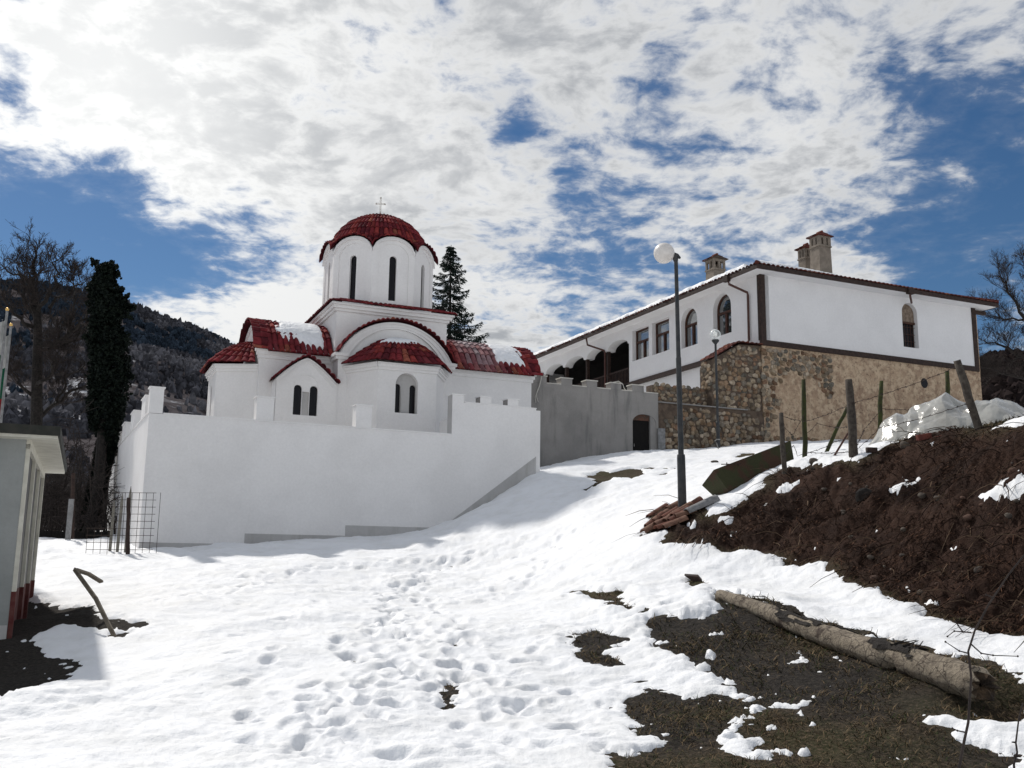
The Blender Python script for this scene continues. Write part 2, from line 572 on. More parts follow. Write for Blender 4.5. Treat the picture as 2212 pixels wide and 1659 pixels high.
BARE = [MEADOW] + [poly('6', p) for p in (
    [(160, 780), (250, 765), (350, 770), (430, 775), (460, 800), (440, 825), (520, 840), (520, 860), (470, 870), (400, 840), (390, 820), (300, 800), (200, 790)],
    [(170, 980), (300, 970), (380, 985), (440, 1005), (390, 1030), (430, 1050), (370, 1085), (430, 1110), (430, 1140), (380, 1150), (300, 1130), (230, 1090), (200, 1040), (190, 1000)],
    [(265, 185), (340, 165), (400, 175), (480, 150), (545, 150), (560, 180), (500, 205), (440, 200), (350, 215), (300, 250), (265, 270), (265, 250), (320, 215), (270, 195)],
    [(625, 180), (680, 165), (670, 182), (640, 190)], [(530, 148), (600, 143), (700, 150), (600, 156)],
    [(1010, 95), (1050, 75), (1110, 70), (1160, 80), (1100, 88), (1040, 98)], [(545, 852), (580, 845), (585, 860), (555, 866)],
    [(770, 725), (800, 705), (840, 705), (870, 728), (820, 738)])]
BARE += [poly('8', [(1490, 1345), (1550, 1300), (1620, 1310), (1640, 1335), (1600, 1370), (1540, 1380)]), poly('8', [(1550, 1125), (1600, 1120), (1598, 1132)]), poly('8', [(1545, 1395), (1570, 1390), (1560, 1402)]),
         poly('5', [(140, 1020), (200, 1030), (260, 1040), (330, 1060), (460, 1045), (530, 1060), (510, 1100), (640, 1115), (720, 1140), (830, 1145), (780, 1165), (640, 1190), (540, 1180), (450, 1150), (300, 1150), (220, 1180), (170, 1220), (180, 1290), (250, 1310), (390, 1330), (370, 1370), (430, 1380), (350, 1420), (280, 1475), (130, 1510), (0, 1550), (-200, 1620), (-500, 1500), (-500, 1100), (60, 1010)]),
         poly('5', [(565, 1210), (600, 1200), (660, 1205), (630, 1225), (580, 1222)])]
BANK = poly('6', [(545, 488), (570, 462), (600, 395), (650, 350), (700, 330), (760, 318), (830, 328), (915, 310), (870, 365), (845, 400), (900, 388), (1000, 335), (1100, 268), (1180, 242), (1165, 205), (1250, 150), (1350, 124), (1430, 112), (1480, 122)]) \
    + poly('7', [(300, 118), (430, 112), (500, 72), (640, 18), (800, -22), (1000, -42), (1266, -58), (1500, -70), (1700, 0), (1700, 1100), (1400, 1045), (1266, 1000), (1100, 980), (960, 940), (850, 920), (760, 880), (680, 830), (560, 785), (440, 740), (320, 680), (250, 640), (170, 635), (60, 640)]) \
    + poly('6', [(1280, 640), (1260, 610), (1200, 590), (1100, 570), (960, 570), (850, 555), (760, 525), (650, 530), (670, 490), (650, 475)])
BARE.append(BANK)
BANK2 = [(5.9, 10.7), (9.0, 8.9), (14.0, 5.5), (20.0, 3.0), (22.0, 9.0), (16.0, 12.0), (10.0, 14.4), (7.0, 15.2), (6.4, 13.0)]
BARE.append(BANK2)
BARE.append([(6.6, 17.2), (8.0, 15.5), (10, 13.4), (13, 13.4), (13, 18), (10.5, 18.6), (7.6, 19.4)])
KEEP = [poly('7', p) for p in (
    [(10, 260), (60, 220), (150, 200), (120, 225), (50, 250)], [(590, 265), (640, 225), (710, 207), (680, 235), (620, 262)],
    [(1040, 300), (1090, 260), (1170, 215), (1266, 175), (1400, 150), (1400, 300), (1266, 285), (1160, 295), (1080, 310)])]
KEEP += [poly('6', p) for p in (
    [(1295, 1135), (1350, 1112), (1395, 1125), (1380, 1140)], [(1245, 1350), (1300, 1355), (1360, 1340), (1380, 1360), (1350, 1395), (1310, 1370)],
    [(1085, 1370), (1105, 1358), (1130, 1370), (1128, 1380)], [(940, 1500), (960, 1470), (1010, 1440), (970, 1440), (1010, 1400), (1050, 1405), (1075, 1440), (1105, 1450), (1040, 1470), (990, 1490), (1010, 1500), (960, 1512)],
    [(970, 1525), (1040, 1530), (1105, 1525), (1060, 1545), (1060, 1575), (1010, 1570)], [(1095, 1600), (1150, 1595), (1210, 1598), (1180, 1612)],
    [(945, 400), (970, 390), (990, 388), (975, 398)], [(800, 425), (815, 412), (812, 425)])]
KEEP.append(poly('5', [(165, 1215), (230, 1175), (320, 1140), (420, 1150), (480, 1175), (560, 1190), (500, 1215), (420, 1215), (330, 1225), (240, 1235)]))
KEEP.append(poly('6', [(850, 385), (885, 350), (950, 310), (1000, 270), (1100, 225), (1170, 203), (1180, 215), (1120, 250), (1060, 262), (1170, 240), (1100, 270), (1000, 335), (900, 388)]))

# ------------------------------------------------------------------ ground and snow sheets
_azs = np.concatenate([np.arange(-180, -64, 3.0), np.arange(-64, -36, .5), np.arange(-36, 36, .105), np.arange(36, 64, .5), np.arange(64, 180.01, 3.0)])
_rs = np.concatenate([[.4, 1.0, 1.8, 2.6, 3.4], np.exp(np.linspace(math.log(4.2), math.log(13), 330)), np.exp(np.linspace(math.log(13), math.log(52), 290))[1:], [56, 62, 70, 80, 95, 120, 160, 240, 400, 700, 1200, 2200, 4000, 8000]])
AZG, RG = np.meshgrid(R(1) * _azs, _rs)
GX = (RG * np.sin(AZG)); GY = (RG * np.cos(AZG))
_sh = GX.shape
gx, gy, gr = GX.ravel(), GY.ravel(), RG.ravel()
zt = Z(gx, gy)
_hp = poly('7', [(1165, 1300)])[0]
HOLLOW = .26 * np.exp(-(((gx - _hp[0]) / .42) ** 2 + ((gy - _hp[1]) / .40) ** 2) ** 1.5)  # dip carved to deepen the shade beside the log's near end
zt = zt - HOLLOW
near = (gr < 55) & (gy > 0) & (np.abs(AZG.ravel()) < R(64))
bare = np.full(len(gx), -5.0)
for P in BARE:
    P = np.array(P)
    lo, hi = P.min(0) - 1.5, P.max(0) + 1.5
    k = np.where(near & (gx > lo[0]) & (gx < hi[0]) & (gy > lo[1]) & (gy < hi[1]))[0]
    if len(k): bare[k] = np.maximum(bare[k], sdist(gx[k], gy[k], P))
keep = np.full(len(gx), -5.0)
for P in KEEP:
    P = np.array(P)
    lo, hi = P.min(0) - 1.0, P.max(0) + 1.0
    k = np.where(near & (gx > lo[0]) & (gx < hi[0]) & (gy > lo[1]) & (gy < hi[1]))[0]
    if len(k): keep[k] = np.maximum(keep[k], sdist(gx[k], gy[k], P))
bk = np.full(len(gx), -5.0)
k = np.where(near)[0]
bk[k] = np.maximum(sdist(gx[k], gy[k], BANK), sdist(gx[k], gy[k], BANK2))
sdn = np.maximum(-bare, keep)                       # >0 where snow lies
edge = fbm(gx, gy, .55, 5, 3, .62)
sdn = sdn + (.15 * edge + .05 * fbm(gx, gy, .13, 3, 13, .6)) * np.exp(-np.abs(sdn) / .5)
frag = fbm(gx, gy, .30, 4, 17, .6)
sdn = np.where((sdn < 0) & (sdn > -.9) & (np.hypot(gx, gy) < 22), np.maximum(sdn, (frag - .78 + sdn * .35) * .25), sdn)
T = .10 + .05 * fbm(gx, gy, 2.0, 2, 9)
thin = np.where(sdn > 0, T * (1 - np.exp(-np.maximum(sdn, 0) / .16)), np.maximum(sdn * .6, -.09))
nearf = np.exp(-gr / 40)
und = .050 * fbm(gx, gy, 1.7, 2, 21) + .030 * fbm(gx * .7, gy * 1.1, .60, 3, 31, .6) + .017 * fbm(gx * .6, gy * 1.3, .24, 4, 41, .62)
rg = np.abs(fbm(gx * .75, gy, .8, 3, 55, .55))
und = (und - .030 * (rg - .25)) * 1.12 + .005 * fbm(gx, gy, .12, 3, 47, .6)
und = und * np.clip(.85 + .55 * fbm(gx, gy, 3.5, 2, 151), .45, 1.5)
und = und + .035 * np.maximum(0, gnoise(gx / 1.6 - gy / 9, gy / .55 + gx / 2.2, 161)) * sm(-gx, .5, 3)
# foot tracks through the snow
dent = np.zeros(len(gx))
TR = [poly('8', t) for t in ([(1720, 1650), (1800, 1430), (1620, 1240), (1580, 1040), (1420, 880), (1530, 760), (1760, 690), (2000, 620)],
                             [(1500, 1200), (1300, 1060), (1330, 880), (1480, 770), (1700, 720)], [(0, 960), (250, 930), (560, 900), (860, 810), (1150, 770), (1500, 740)],
                             [(1100, 1500), (1250, 1250), (1150, 1100), (1350, 1000), (1600, 960)], [(1600, 1350), (1400, 1150), (1250, 950), (1400, 820)], [(900, 1640), (1100, 1350), (1300, 1180)],
                             [(1850, 880), (1960, 760), (2100, 600)])]
steps = []
for tr in TR:
    tr = np.array(tr)
    for a, b in zip(tr[:-1], tr[1:]):
        L = np.linalg.norm(b - a)
        for i in range(int(L / .23)):
            q = a + (b - a) * (i + .5) / max(1, int(L / .23))
            n_ = np.array([-(b - a)[1], (b - a)[0]]) / (L + 1e-6)
            steps.append((*(q + n_ * (.13 if i % 2 else -.13) + RNG.normal(0, .10, 2)), math.atan2(b[1] - a[1], b[0] - a[0]) + RNG.normal(0, .3)))
for i in range(150):
    q = hit(RNG.uniform(500, 1500), RNG.uniform(1190, 1640))
    steps.append((*q, RNG.uniform(0, 6.28)))
zt2 = np.zeros(len(gx))
for (x, y, a) in steps:
    r0 = math.hypot(x, y); a0 = math.degrees(math.atan2(x, y))
    if r0 > 45 or abs(a0) > 36: continue
    i0, i1 = np.searchsorted(_rs, [r0 - .45, r0 + .45])
    j0, j1 = np.searchsorted(_azs, [a0 - math.degrees(.45 / r0), a0 + math.degrees(.45 / r0)])
    sx = GX[i0:i1, j0:j1] - x; sy = GY[i0:i1, j0:j1] - y
    p = sx * math.cos(a) + sy * math.sin(a); q = -sx * math.sin(a) + sy * math.cos(a)
    e2 = (p / .15) ** 2 + (q / .085) ** 2
    dep = RNG.uniform(.022, .075)
    d = -dep * np.exp(-e2 ** 2.6) +   .14 * dep * np.exp(-(np.sqrt(e2) - 1.5) ** 2 * 4)
    dent.reshape(_sh)[i0:i1, j0:j1] += d
dent = np.clip(dent, -.12, .04)
cover = np.clip(thin / .09, 0, 1)
snow_lift = thin + (und + dent) * cover * np.clip(gr / 6, .4, 1)
# the bank and the bare earth have their own roughness
bkm = sm(bk, -.15, .35)
rough_ = .030 * fbm(gx, gy, .9, 4, 61, .55) + bkm * (.15 * fbm(gx, gy, 1.0, 5, 71, .62) - .09 * np.abs(fbm(gx, gy, .35, 3, 81, .6)))
drift = (gr < 56) * sm(sdn, 0, .6)
zg_ = zt + rough_ - .07 * drift
zs_ = zt - .07 * drift + rough_ * (1 - .8 * cover) + snow_lift
far = gr > 56
zs_ = np.where(far, zt + .1, zs_)


def sheet(name, z, mat, keepmask=None, cols=None):
    me = bpy.data.meshes.new(name)
    V = np.stack([gx, gy, z], 1)
    m, n = _sh
    i = np.arange(m - 1)[:, None] * n + np.arange(n - 1)[None]
    F = np.stack([i, i + 1, i + n + 1, i + n], -1).reshape(-1, 4)
    if keepmask is not None:
        F = F[keepmask[F].any(1)]
        used = np.zeros(len(V), bool); used[F.ravel()] = True
        idx = np.cumsum(used) - 1
        V = V[used]; F = idx[F]
        if cols is not None: cols = cols[used]
    me.vertices.add(len(V)); me.vertices.foreach_set('co', V.astype(np.float32).ravel())
    me.loops.add(F.size); me.loops.foreach_set('vertex_index', F.astype(np.int32).ravel())
    me.polygons.add(len(F)); me.polygons.foreach_set('loop_start', np.arange(0, F.size, 4, dtype=np.int32))
    me.polygons.foreach_set('use_smooth', np.ones(len(F), bool))
    me.update(calc_edges=True)
    if cols is not None:
        a = me.color_attributes.new('Col', 'FLOAT_COLOR', 'POINT')
        a.data.foreach_set('color', np.hstack([cols, np.ones((len(cols), 1))]).astype(np.float32).ravel())
    me.materials.append(mat)
    o = bpy.data.objects.new(name, me)
    COL.objects.link(o)
    return o


def ground_mat():
    m = bpy.data.materials.new('earth_and_turf'); m.use_nodes = True
    g = G(m.node_tree); bs = m.node_tree.nodes['Principled BSDF']
    pos = g.n('ShaderNodeNewGeometry').outputs['Position']
    a = g.n('ShaderNodeSeparateColor', ins={0: g.n('ShaderNodeAttribute', attribute_name='Col').outputs['Color']})
    big = g.noise(pos, 1.1, 6, .65).outputs[0]
    fine = g.noise(pos, 26, 5, .7).outputs[0]
    turf = g.mix(g.sstep(big, .38, .62), (.046, .033, .023), (.046, .044, .022))
    turf = g.mix(g.sstep(fine, .46, .68), turf, (.12, .088, .058))
    mud = g.mix(g.sstep(fine, .4, .65), (.026, .023, .021), (.052, .045, .038))
    base = g.mix(a.outputs[1], turf, mud)
    earth = g.mix(g.sstep(big, .36, .62), (.022, .012, .009), (.044, .024, .017))
    earth = g.mix(g.sstep(fine, .52, .76), earth, (.080, .046, .033))
    c = g.mix(a.outputs[0], base, earth)
    m.node_tree.links.new(c, bs.inputs['Base Color'])
    bs.inputs['Roughness'].default_value = .95
    bs.inputs['Specular IOR Level'].default_value = .1
    b = g.n('ShaderNodeBump', ins={'Strength': .9, 'Distance': .06, 'Height': g.noise(pos, 14, 6, .7).outputs[0]})
    m.node_tree.links.new(b.outputs[0], bs.inputs['Normal'])
    return m


def snow_mat():
    m = bpy.data.materials.new('old_snow'); m.use_nodes = True
    g = G(m.node_tree); bs = m.node_tree.nodes['Principled BSDF']
    pos = g.n('ShaderNodeNewGeometry').outputs['Position']
    n1 = g.noise(pos, 1.8, 6, .6).outputs[0]
    c = g.mix(g.sstep(n1, .40, .70), (.86, .875, .90), (.79, .80, .81))
    sp = g.noise(pos, 55, 2, .5).outputs[0]
    gate_ = g.noise(pos, .9, 3, .6).outputs[0]
    dirt = g.math('MULTIPLY', g.sstep(sp, .70, .78), g.sstep(gate_, .46, .62))
    c = g.mix(g.math('MULTIPLY', dirt, .55), c, (.25, .21, .17))
    m.node_tree.links.new(c, bs.inputs['Base Color'])
    bs.inputs['Roughness'].default_value = .65
    bs.inputs['Specular IOR Level'].default_value = .25
    h = g.math('ADD', g.noise(pos, 9, 5, .6).outputs[0], g.math('MULTIPLY', g.noise(pos, 60, 3, .6).outputs[0], .25))
    b = g.n('ShaderNodeBump', ins={'Strength': .5, 'Distance': .05, 'Height': h})
    m.node_tree.links.new(b.outputs[0], bs.inputs['Normal'])
    return m


M['snow'] = snow_mat()
mud_m = sm(1.6 - np.hypot(gx - 1.2, gy - 11.2) * .35 + .6 * fbm(gx, gy, 1.5, 3, 91), 0, 1)
mud_m = np.maximum(mud_m, (gx < -2) * 1.0)
ground = sheet('ground', zg_, ground_mat(), None, np.stack([bkm, mud_m, mud_m * 0], 1))
tag(ground, 'brown turf, mud and earth bank under the melting snow', 'ground', None, 'structure')
snowo = sheet('snow', zs_, M['snow'], snow_lift > -.085)
tag(snowo, 'trodden old snow covering the slope up to the church', 'snow', None, 'structure')

# ------------------------------------------------------------------ dead grass and roots on the bare ground
def blades():
    nb = 95000
    a = R(1) * RNG.uniform(-33, 33, nb * 4)
    r = np.exp(RNG.uniform(math.log(4.5), math.log(21), nb * 4))
    ia = np.clip(np.searchsorted(_azs, np.degrees(a)), 0, _sh[1] - 1)
    ir = np.clip(np.searchsorted(_rs, r), 0, _sh[0] - 1)
    k = ir * _sh[1] + ia
    dens = .55 + .7 * fbm(gx[k], gy[k], .8, 3, 101)
    right = gx[k] > -1.0
    ok = (sdn[k] < -.01) & right & (RNG.uniform(0, 1, len(k)) < dens * np.clip(-sdn[k] / .25 + .35, 0, 1))
    k = k[ok][:nb]
    n = len(k)
    x = gx[k] + RNG.normal(0, .02, n); y = gy[k] + RNG.normal(0, .02, n); z = zg_[k] - .01
    bank_ = bkm[k]
    # downhill direction from the height grid
    e = .15
    sx = (Z(x + e, y) - Z(x - e, y)) / (2 * e); sy = (Z(x, y + e) - Z(x, y - e)) / (2 * e)
    th = RNG.uniform(0, 2 * math.pi, n)
    L = RNG.uniform(.03, .12, n) * (1 + .8 * bank_) * np.clip(np.hypot(x, y) / 9, .6, 1.3)
    lean = RNG.uniform(.9, 3.2, n)
    dx = np.cos(th) * lean - sx * 1.6 * bank_; dy = np.sin(th) * lean - sy * 1.6 * bank_; dz = 1.0 - 1.1 * bank_ * np.hypot(sx, sy) + RNG.uniform(-.1, .4, n)
    D = np.stack([dx, dy, dz], 1); D /= np.linalg.norm(D, axis=1)[:, None]
    P0 = np.stack([x, y, z], 1)
    P1 = P0 + D * L[:, None] * .55
    D2 = D + np.stack([-sx * bank_, -sy * bank_, -.45 - .5 * bank_], 1); D2 /= np.linalg.norm(D2, axis=1)[:, None]
    P2 = P1 + D2 * L[:, None] * .55
    side = np.stack([np.cos(th + 1.57), np.sin(th + 1.57), 0 * th], 1)
    w = (.0022 + .0018 * RNG.random(n))[:, None] * np.clip(np.hypot(x, y) / 8, .7, 2.2)[:, None]
    V = np.stack([P0 - side * w, P0 + side * w, P1 + side * w * .8, P1 - side * w * .8, P2], 1).reshape(-1, 3)
    F = []
    for i in range(n):
        o = i * 5
        F.append((o, o + 1, o + 2, o + 3)); F.append((o + 3, o + 2, o + 4))
    t = RNG.random(n)[:, None]
    c = np.where(bank_[:, None] > .5, (1 - t) * np.array([.028, .014, .010]) + t ** 3 * np.array([.20, .105, .065]), (1 - t) * np.array([.05, .04, .02]) + t * np.array([.24, .17, .10]))
    gsel = (RNG.random(n) < .22) & (bank_ < .5)
    c[gsel] = np.array([.045, .060, .020])
    mb = MB(); mb.add(V, F, np.repeat(c, 5, 0))
    # longer bramble stems and roots arching out of the bank
    q = np.where((bkm > .5) & (gr < 22) & (gr > 9) & (np.abs(AZG.ravel()) < R(34)))[0]
    for i in RNG.choice(q, 620):
        x, y = gx[i], gy[i]
        e = .3
        sx, sy = (gz(x + e, y) - gz(x - e, y)) / (2 * e), (gz(x, y + e) - gz(x, y - e)) / (2 * e)
        dn = np.array([-sx, -sy, -(sx * sx + sy * sy)]); dn /= np.linalg.norm(dn) + 1e-6
        L = RNG.uniform(.15, .75); w_ = RNG.normal(0, .5, 3); d0 = np.array([0, 0, 1.0]) * RNG.uniform(.0, .5) + dn + w_
        p = np.array([x, y, zg_[i]]); d0 /= np.linalg.norm(d0)
        P = [p, p + d0 * L * .4 + (0, 0, .03), p + d0 * L * .7 + dn * .1 * L + (0, 0, .01), p + d0 * L + dn * .3 * L - (0, 0, .10 * L)]
        cc = np.array([.030, .018, .013]) if RNG.random() < .6 else np.array([.22, .15, .10]) * RNG.uniform(.5, 1.1)
        mb.tube(P, np.array([.007, .006, .005, .002]) * RNG.uniform(.6, 1.5), 3, cc, cap=False)
    return mb


M['grass'] = mk('dead_grass', (1, 1, 1), (.6, .6, .6), 8, .9, attr=True, spec=.1)
tag(blades().build('dead_grass', M['grass']), 'dead brown grass and hanging roots on the bare bank and meadow', 'grass', None, 'stuff')

# ------------------------------------------------------------------ clay tile fields
RED = [(.225, .032, .038), (.175, .027, .034), (.27, .044, .040), (.12, .020, .027), (.33, .10, .066), (.20, .040, .047)]
REDW = [.30, .24, .2, .14, .05, .07]
BROWN = [(.15, .045, .035), (.11, .034, .028), (.19, .065, .045), (.08, .028, .024), (.22, .09, .06)]
BROWNW = [.3, .25, .2, .15, .1]


def tiles(mb, f, nu, nv, h=.055, lift=.03, pal=RED, wts=REDW, K=6, over=.18, seed=1, base=True, frost=None, bh=0.0):
    rg_ = np.random.default_rng(seed)

    def fn(u, v):
        e = 1e-3
        p = f(u, v)
        n = np.cross(f(u + e, v) - f(u - e, v), f(u, v + e) - f(u, v - e))
        n /= np.linalg.norm(n, axis=1)[:, None] + 1e-12
        return p, n * sgn
    sgn = 1.0
    uu_, vv_ = np.meshgrid(np.linspace(.1, .9, 9), np.linspace(.1, .9, 9))
    if fn(uu_.ravel(), vv_.ravel())[1][:, 2].mean() < 0: sgn = -1.0
    c, r = np.meshgrid(np.arange(nu), np.arange(nv), indexing='ij')
    c = c.ravel(); r = r.ravel(); n = len(c)
    ks = np.arange(K + 1) / K
    col0 = np.array(pal)[rg_.choice(len(pal), n, p=np.array(wts) / sum(wts))] * rg_.uniform(.75, 1.2, n)[:, None]
    if frost is not None:
        w = frost((c + .5) / nu, (r + .5) / nv, rg_)[:, None]
        col0 = col0 * (1 - w) + np.array([.62, .56, .58]) * w
    jit = rg_.normal(0, .012, n)
    V = []
    for (vv, wd, lf, hh) in (((r - over) / nv, .80, 0.0, .82), ((r + 1.0 + rg_.normal(0, .03, n)) / nv, .98, lift, 1.0), ((r + 1.0) / nv, .84, lift - .035, .55)):
        uu = (c[:, None] + .5 + jit[:, None] + (ks[None] - .5) * wd) / nu
        v2 = np.broadcast_to(np.clip(vv, 0.0, None)[:, None], uu.shape)
        p, nn_ = fn(uu.ravel(), v2.ravel())
        hgt = (h * hh * np.sin(math.pi * ks))[None] + lf + bh
        p = p + nn_ * np.broadcast_to(hgt, uu.shape).ravel()[:, None]
        V.append(p.reshape(n, K + 1, 3))
    A = np.concatenate(V, 1)
    m = K + 1
    F = []
    for t in range(n):
        o = t * 3 * m
        for k in range(K):
            F.append((o + k, o + k + 1, o + m + k + 1, o + m + k))
            F.append((o + m + k, o + m + k + 1, o + 2 * m + k + 1, o + 2 * m + k))
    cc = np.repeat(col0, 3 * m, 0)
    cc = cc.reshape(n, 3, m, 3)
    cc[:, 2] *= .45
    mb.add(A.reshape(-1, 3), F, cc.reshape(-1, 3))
    if base:
        uu, vv = np.meshgrid(np.linspace(0, 1, nu * 2 + 1), np.linspace(0, 1, nv * 2 + 1))
        p = f(uu.ravel(), vv.ravel())
        mb.grid(p.reshape(*uu.shape, 3), np.array(pal[3]) * .6)


def snow_patch(name, f, mask, thick, nu, nv, label, lo=-.05):
    """snow lying on a roof surface: mask(u, v) > 0 inside, in metres from its edge"""
    uu, vv = np.meshgrid(np.linspace(0, 1, nu), np.linspace(0, 1, nv))
    u, v = uu.ravel(), vv.ravel()
    e = 1e-3
    p = f(u, v)
    n = np.cross(f(u + e, v) - f(u - e, v), f(u, v + e) - f(u, v - e))
    n /= np.linalg.norm(n, axis=1)[:, None] + 1e-12
    if n[:, 2].mean() < 0: n = -n
    d = mask(u, v) + .10 * fbm(p[:, 0] + p[:, 2], p[:, 1] - .7 * p[:, 2], .35, 4, 5, .6)
    hh = np.where(d > 0, thick * (1 - np.exp(-np.maximum(d, 0) / (thick * .8))), np.maximum(d * .8, lo)) + .012 * fbm(p[:, 0], p[:, 1] + p[:, 2], .2, 3, 8) * (d > 0)
    P = p + n * (hh + .045)[:, None]
    keepf = hh > lo + .01
    mb = MB()
    idx = np.arange(nu * nv).reshape(nv, nu)
    q = np.stack([idx[:-1, :-1], idx[:-1, 1:], idx[1:, 1:], idx[1:, :-1]], -1).reshape(-1, 4)
    q = q[keepf[q].any(1)]
    if len(q) == 0: return None
    mb.add(P, [tuple(x) for x in q])
    o = mb.build(name, M['snow'], None, P.mean(0), True)
    return tag(o, label, 'snow', None, 'stuff')


def arcpts(cx, cz, r, a0, a1, n):
    return [(cx + r * math.cos(a), cz + r * math.sin(a)) for a in np.linspace(a0, a1, n)]


def arch(cx, w, z0, z1, n=14, rise=None):
    """opening outline: straight sides, round head"""
    h = w / 2 if rise is None else rise
    zs = z1 - h
    return [(cx - w / 2, z0), (cx + w / 2, z0)] + [(cx + w / 2 * math.cos(a), zs + h * math.sin(a)) for a in np.linspace(0, math.pi, n)]


# ================================================================== CHURCH
CN = at(470.0 * 0 + (600 + 905 * 1150 / 2212) * 2212 / 3264, (580 + 900 * 1150 / 2212) * 2212 / 3264, 33.0)
CF = Fr((CN[0], CN[1], 0), 66)
church = thing('church', CF.p(2.05, 2.15, 1.0), 'white Byzantine church with red tiled dome, drum and apses behind the battlemented wall', 'church')
AW, AS, AT = 2.06, 6.78, 8.06            # half width, spring height, crown height of the cross arms


def seg_z(s, zs=AS, zt_=AT, p=2.0):
    """segmental arch height at s in -1..1"""
    rise = zt_ - zs
    rr = (AW * AW + rise * rise) / (2 * rise)
    x = np.asarray(s) * AW
    return zt_ - rr + np.sqrt(np.maximum(rr * rr - x * x, 0))


# --- walls of the crossing tower and the three arms
w = MB()
w.box(CF, (0, 4.08), (0, 4.3), (1, 8.52))
S = np.linspace(-1, 1, 25)
def armprof(zb, grow=0.0):
    return [(-1, zb)] + [(s, float(seg_z(s)) + grow) for s in S] + [(1, zb)]
# left arm (vault along a)
w.prism([CF.p(-2.5, 2.15 + s * 2.0, z) for s, z in armprof(1)], CF.A * 2.6)
w.prism([CF.p(3.9, 2.15 + s * 2.0, z) for s, z in armprof(1)], CF.A * 3.68)
# front arm body, gable set back behind the archivolt
w.prism([CF.p(2.05 + s * AW, -.50, z) for s, z in armprof(1)], CF.B * 1.0)
# gable face: outer band with the recessed tympanum
Pg = lambda x, z, d: CF.p(2.05 + x, -.60 + d, z)
outl = [(-AW, 1), (AW, 1)] + [(s * AW, float(seg_z(s))) for s in S[::-1]]
tym = [(-1.80, 6.56), (1.80, 6.56)] + [(s * 1.80, float(seg_z(s)) - .24) for s in S[::-1]]
tym[2] = (1.80, 6.57); tym[-1] = (-1.80, 6.57)
w.panel(Pg, outl, [tym], .09, rim=.12)
w.prism([Pg(x, z, .09) for x, z in tym], CF.B * .01)
# mouldings below the eaves of both side arms
for a0, a1 in ((-2.5, -.1), (4.15, 7.58)):
    for k, (o, z0, z1) in enumerate(((.05, 6.50, 6.62), (.10, 6.62, 6.74), (.15, 6.74, 6.84))):
        w.box(CF, (a0 - (o if a0 < 0 else 0), a1 + (o if a0 > 0 else 0)), (.15 - o, .3), (z0, z1))
for k, (o, z0, z1) in enumerate(((.05, 6.56, 6.67), (.10, 6.67, 6.78))):
    for a0, a1 in ((-.06, .35), (3.75, 4.16)):
        w.box(CF, (a0 - o * (a0 < 0), a1 + o * (a0 > 0)), (-.60 - o, .15), (z0, z1))
w.build('wall', M['white'], church)
# archivolt lines on the end gable of the left arm and the front gable
for gi_ in (0, 1):
  rg2 = MB()
  for off, wd in ((.02, .07), (.14, .05)):
    for (mk_, ) in ((lambda s, z, d: CF.p(2.05 + s * (AW - off), -.60 - d, z - off),), (lambda s, z, d: CF.p(-2.5 - d, 2.15 + s * (2.0 - off), z - off),))[gi_:gi_ + 1]:
        for s0, s1 in zip(S[:-1], S[1:]):
            q = [mk_(s0, float(seg_z(s0)), 0), mk_(s1, float(seg_z(s1)), 0), mk_(s1, float(seg_z(s1)) - wd, 0), mk_(s0, float(seg_z(s0)) - wd, 0)]
            d = mk_(0, 7, .05 - off * .15) - mk_(0, 7, 0)
            rg2.prism(q, d)
  rg2.build('archivolt', M['white'], church)
# tower cornice
cn = MB()
for o, z0, z1 in ((.07, 8.38, 8.47), (.15, 8.47, 8.58), (.22, 8.58, 8.66)):
    cn.box(CF, (-o, 4.08 + o), (-o, 4.3 + o), (z0, z1))
cn.build('cornice', M['white'], church)
# tiles round the foot of the drum: four sloping strips
tf = MB()
e = .30
corner = [(-e, -e), (4.08 + e, -e), (4.08 + e, 4.3 + e), (-e, 4.3 + e)]
inner = [(.35, .35), (3.73, .35), (3.73, 3.95), (.35, 3.95)]
for i in range(4):
    c0, c1 = corner[i], corner[(i + 1) % 4]; d0, d1 = inner[i], inner[(i + 1) % 4]
    def fs(u, v, c0=c0, c1=c1, d0=d0, d1=d1):
        u = np.asarray(u); v = np.asarray(v)
        oa = c0[0] + (c1[0] - c0[0]) * u; ob = c0[1] + (c1[1] - c0[1]) * u
        ia = d0[0] + (d1[0] - d0[0]) * u; ib = d0[1] + (d1[1] - d0[1]) * u
        return CF.pn(ia + (oa - ia) * v, ib + (ob - ib) * v, 8.92 - .25 * v)
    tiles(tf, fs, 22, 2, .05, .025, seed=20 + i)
tf.build('tower_roof', M['tile'], church)

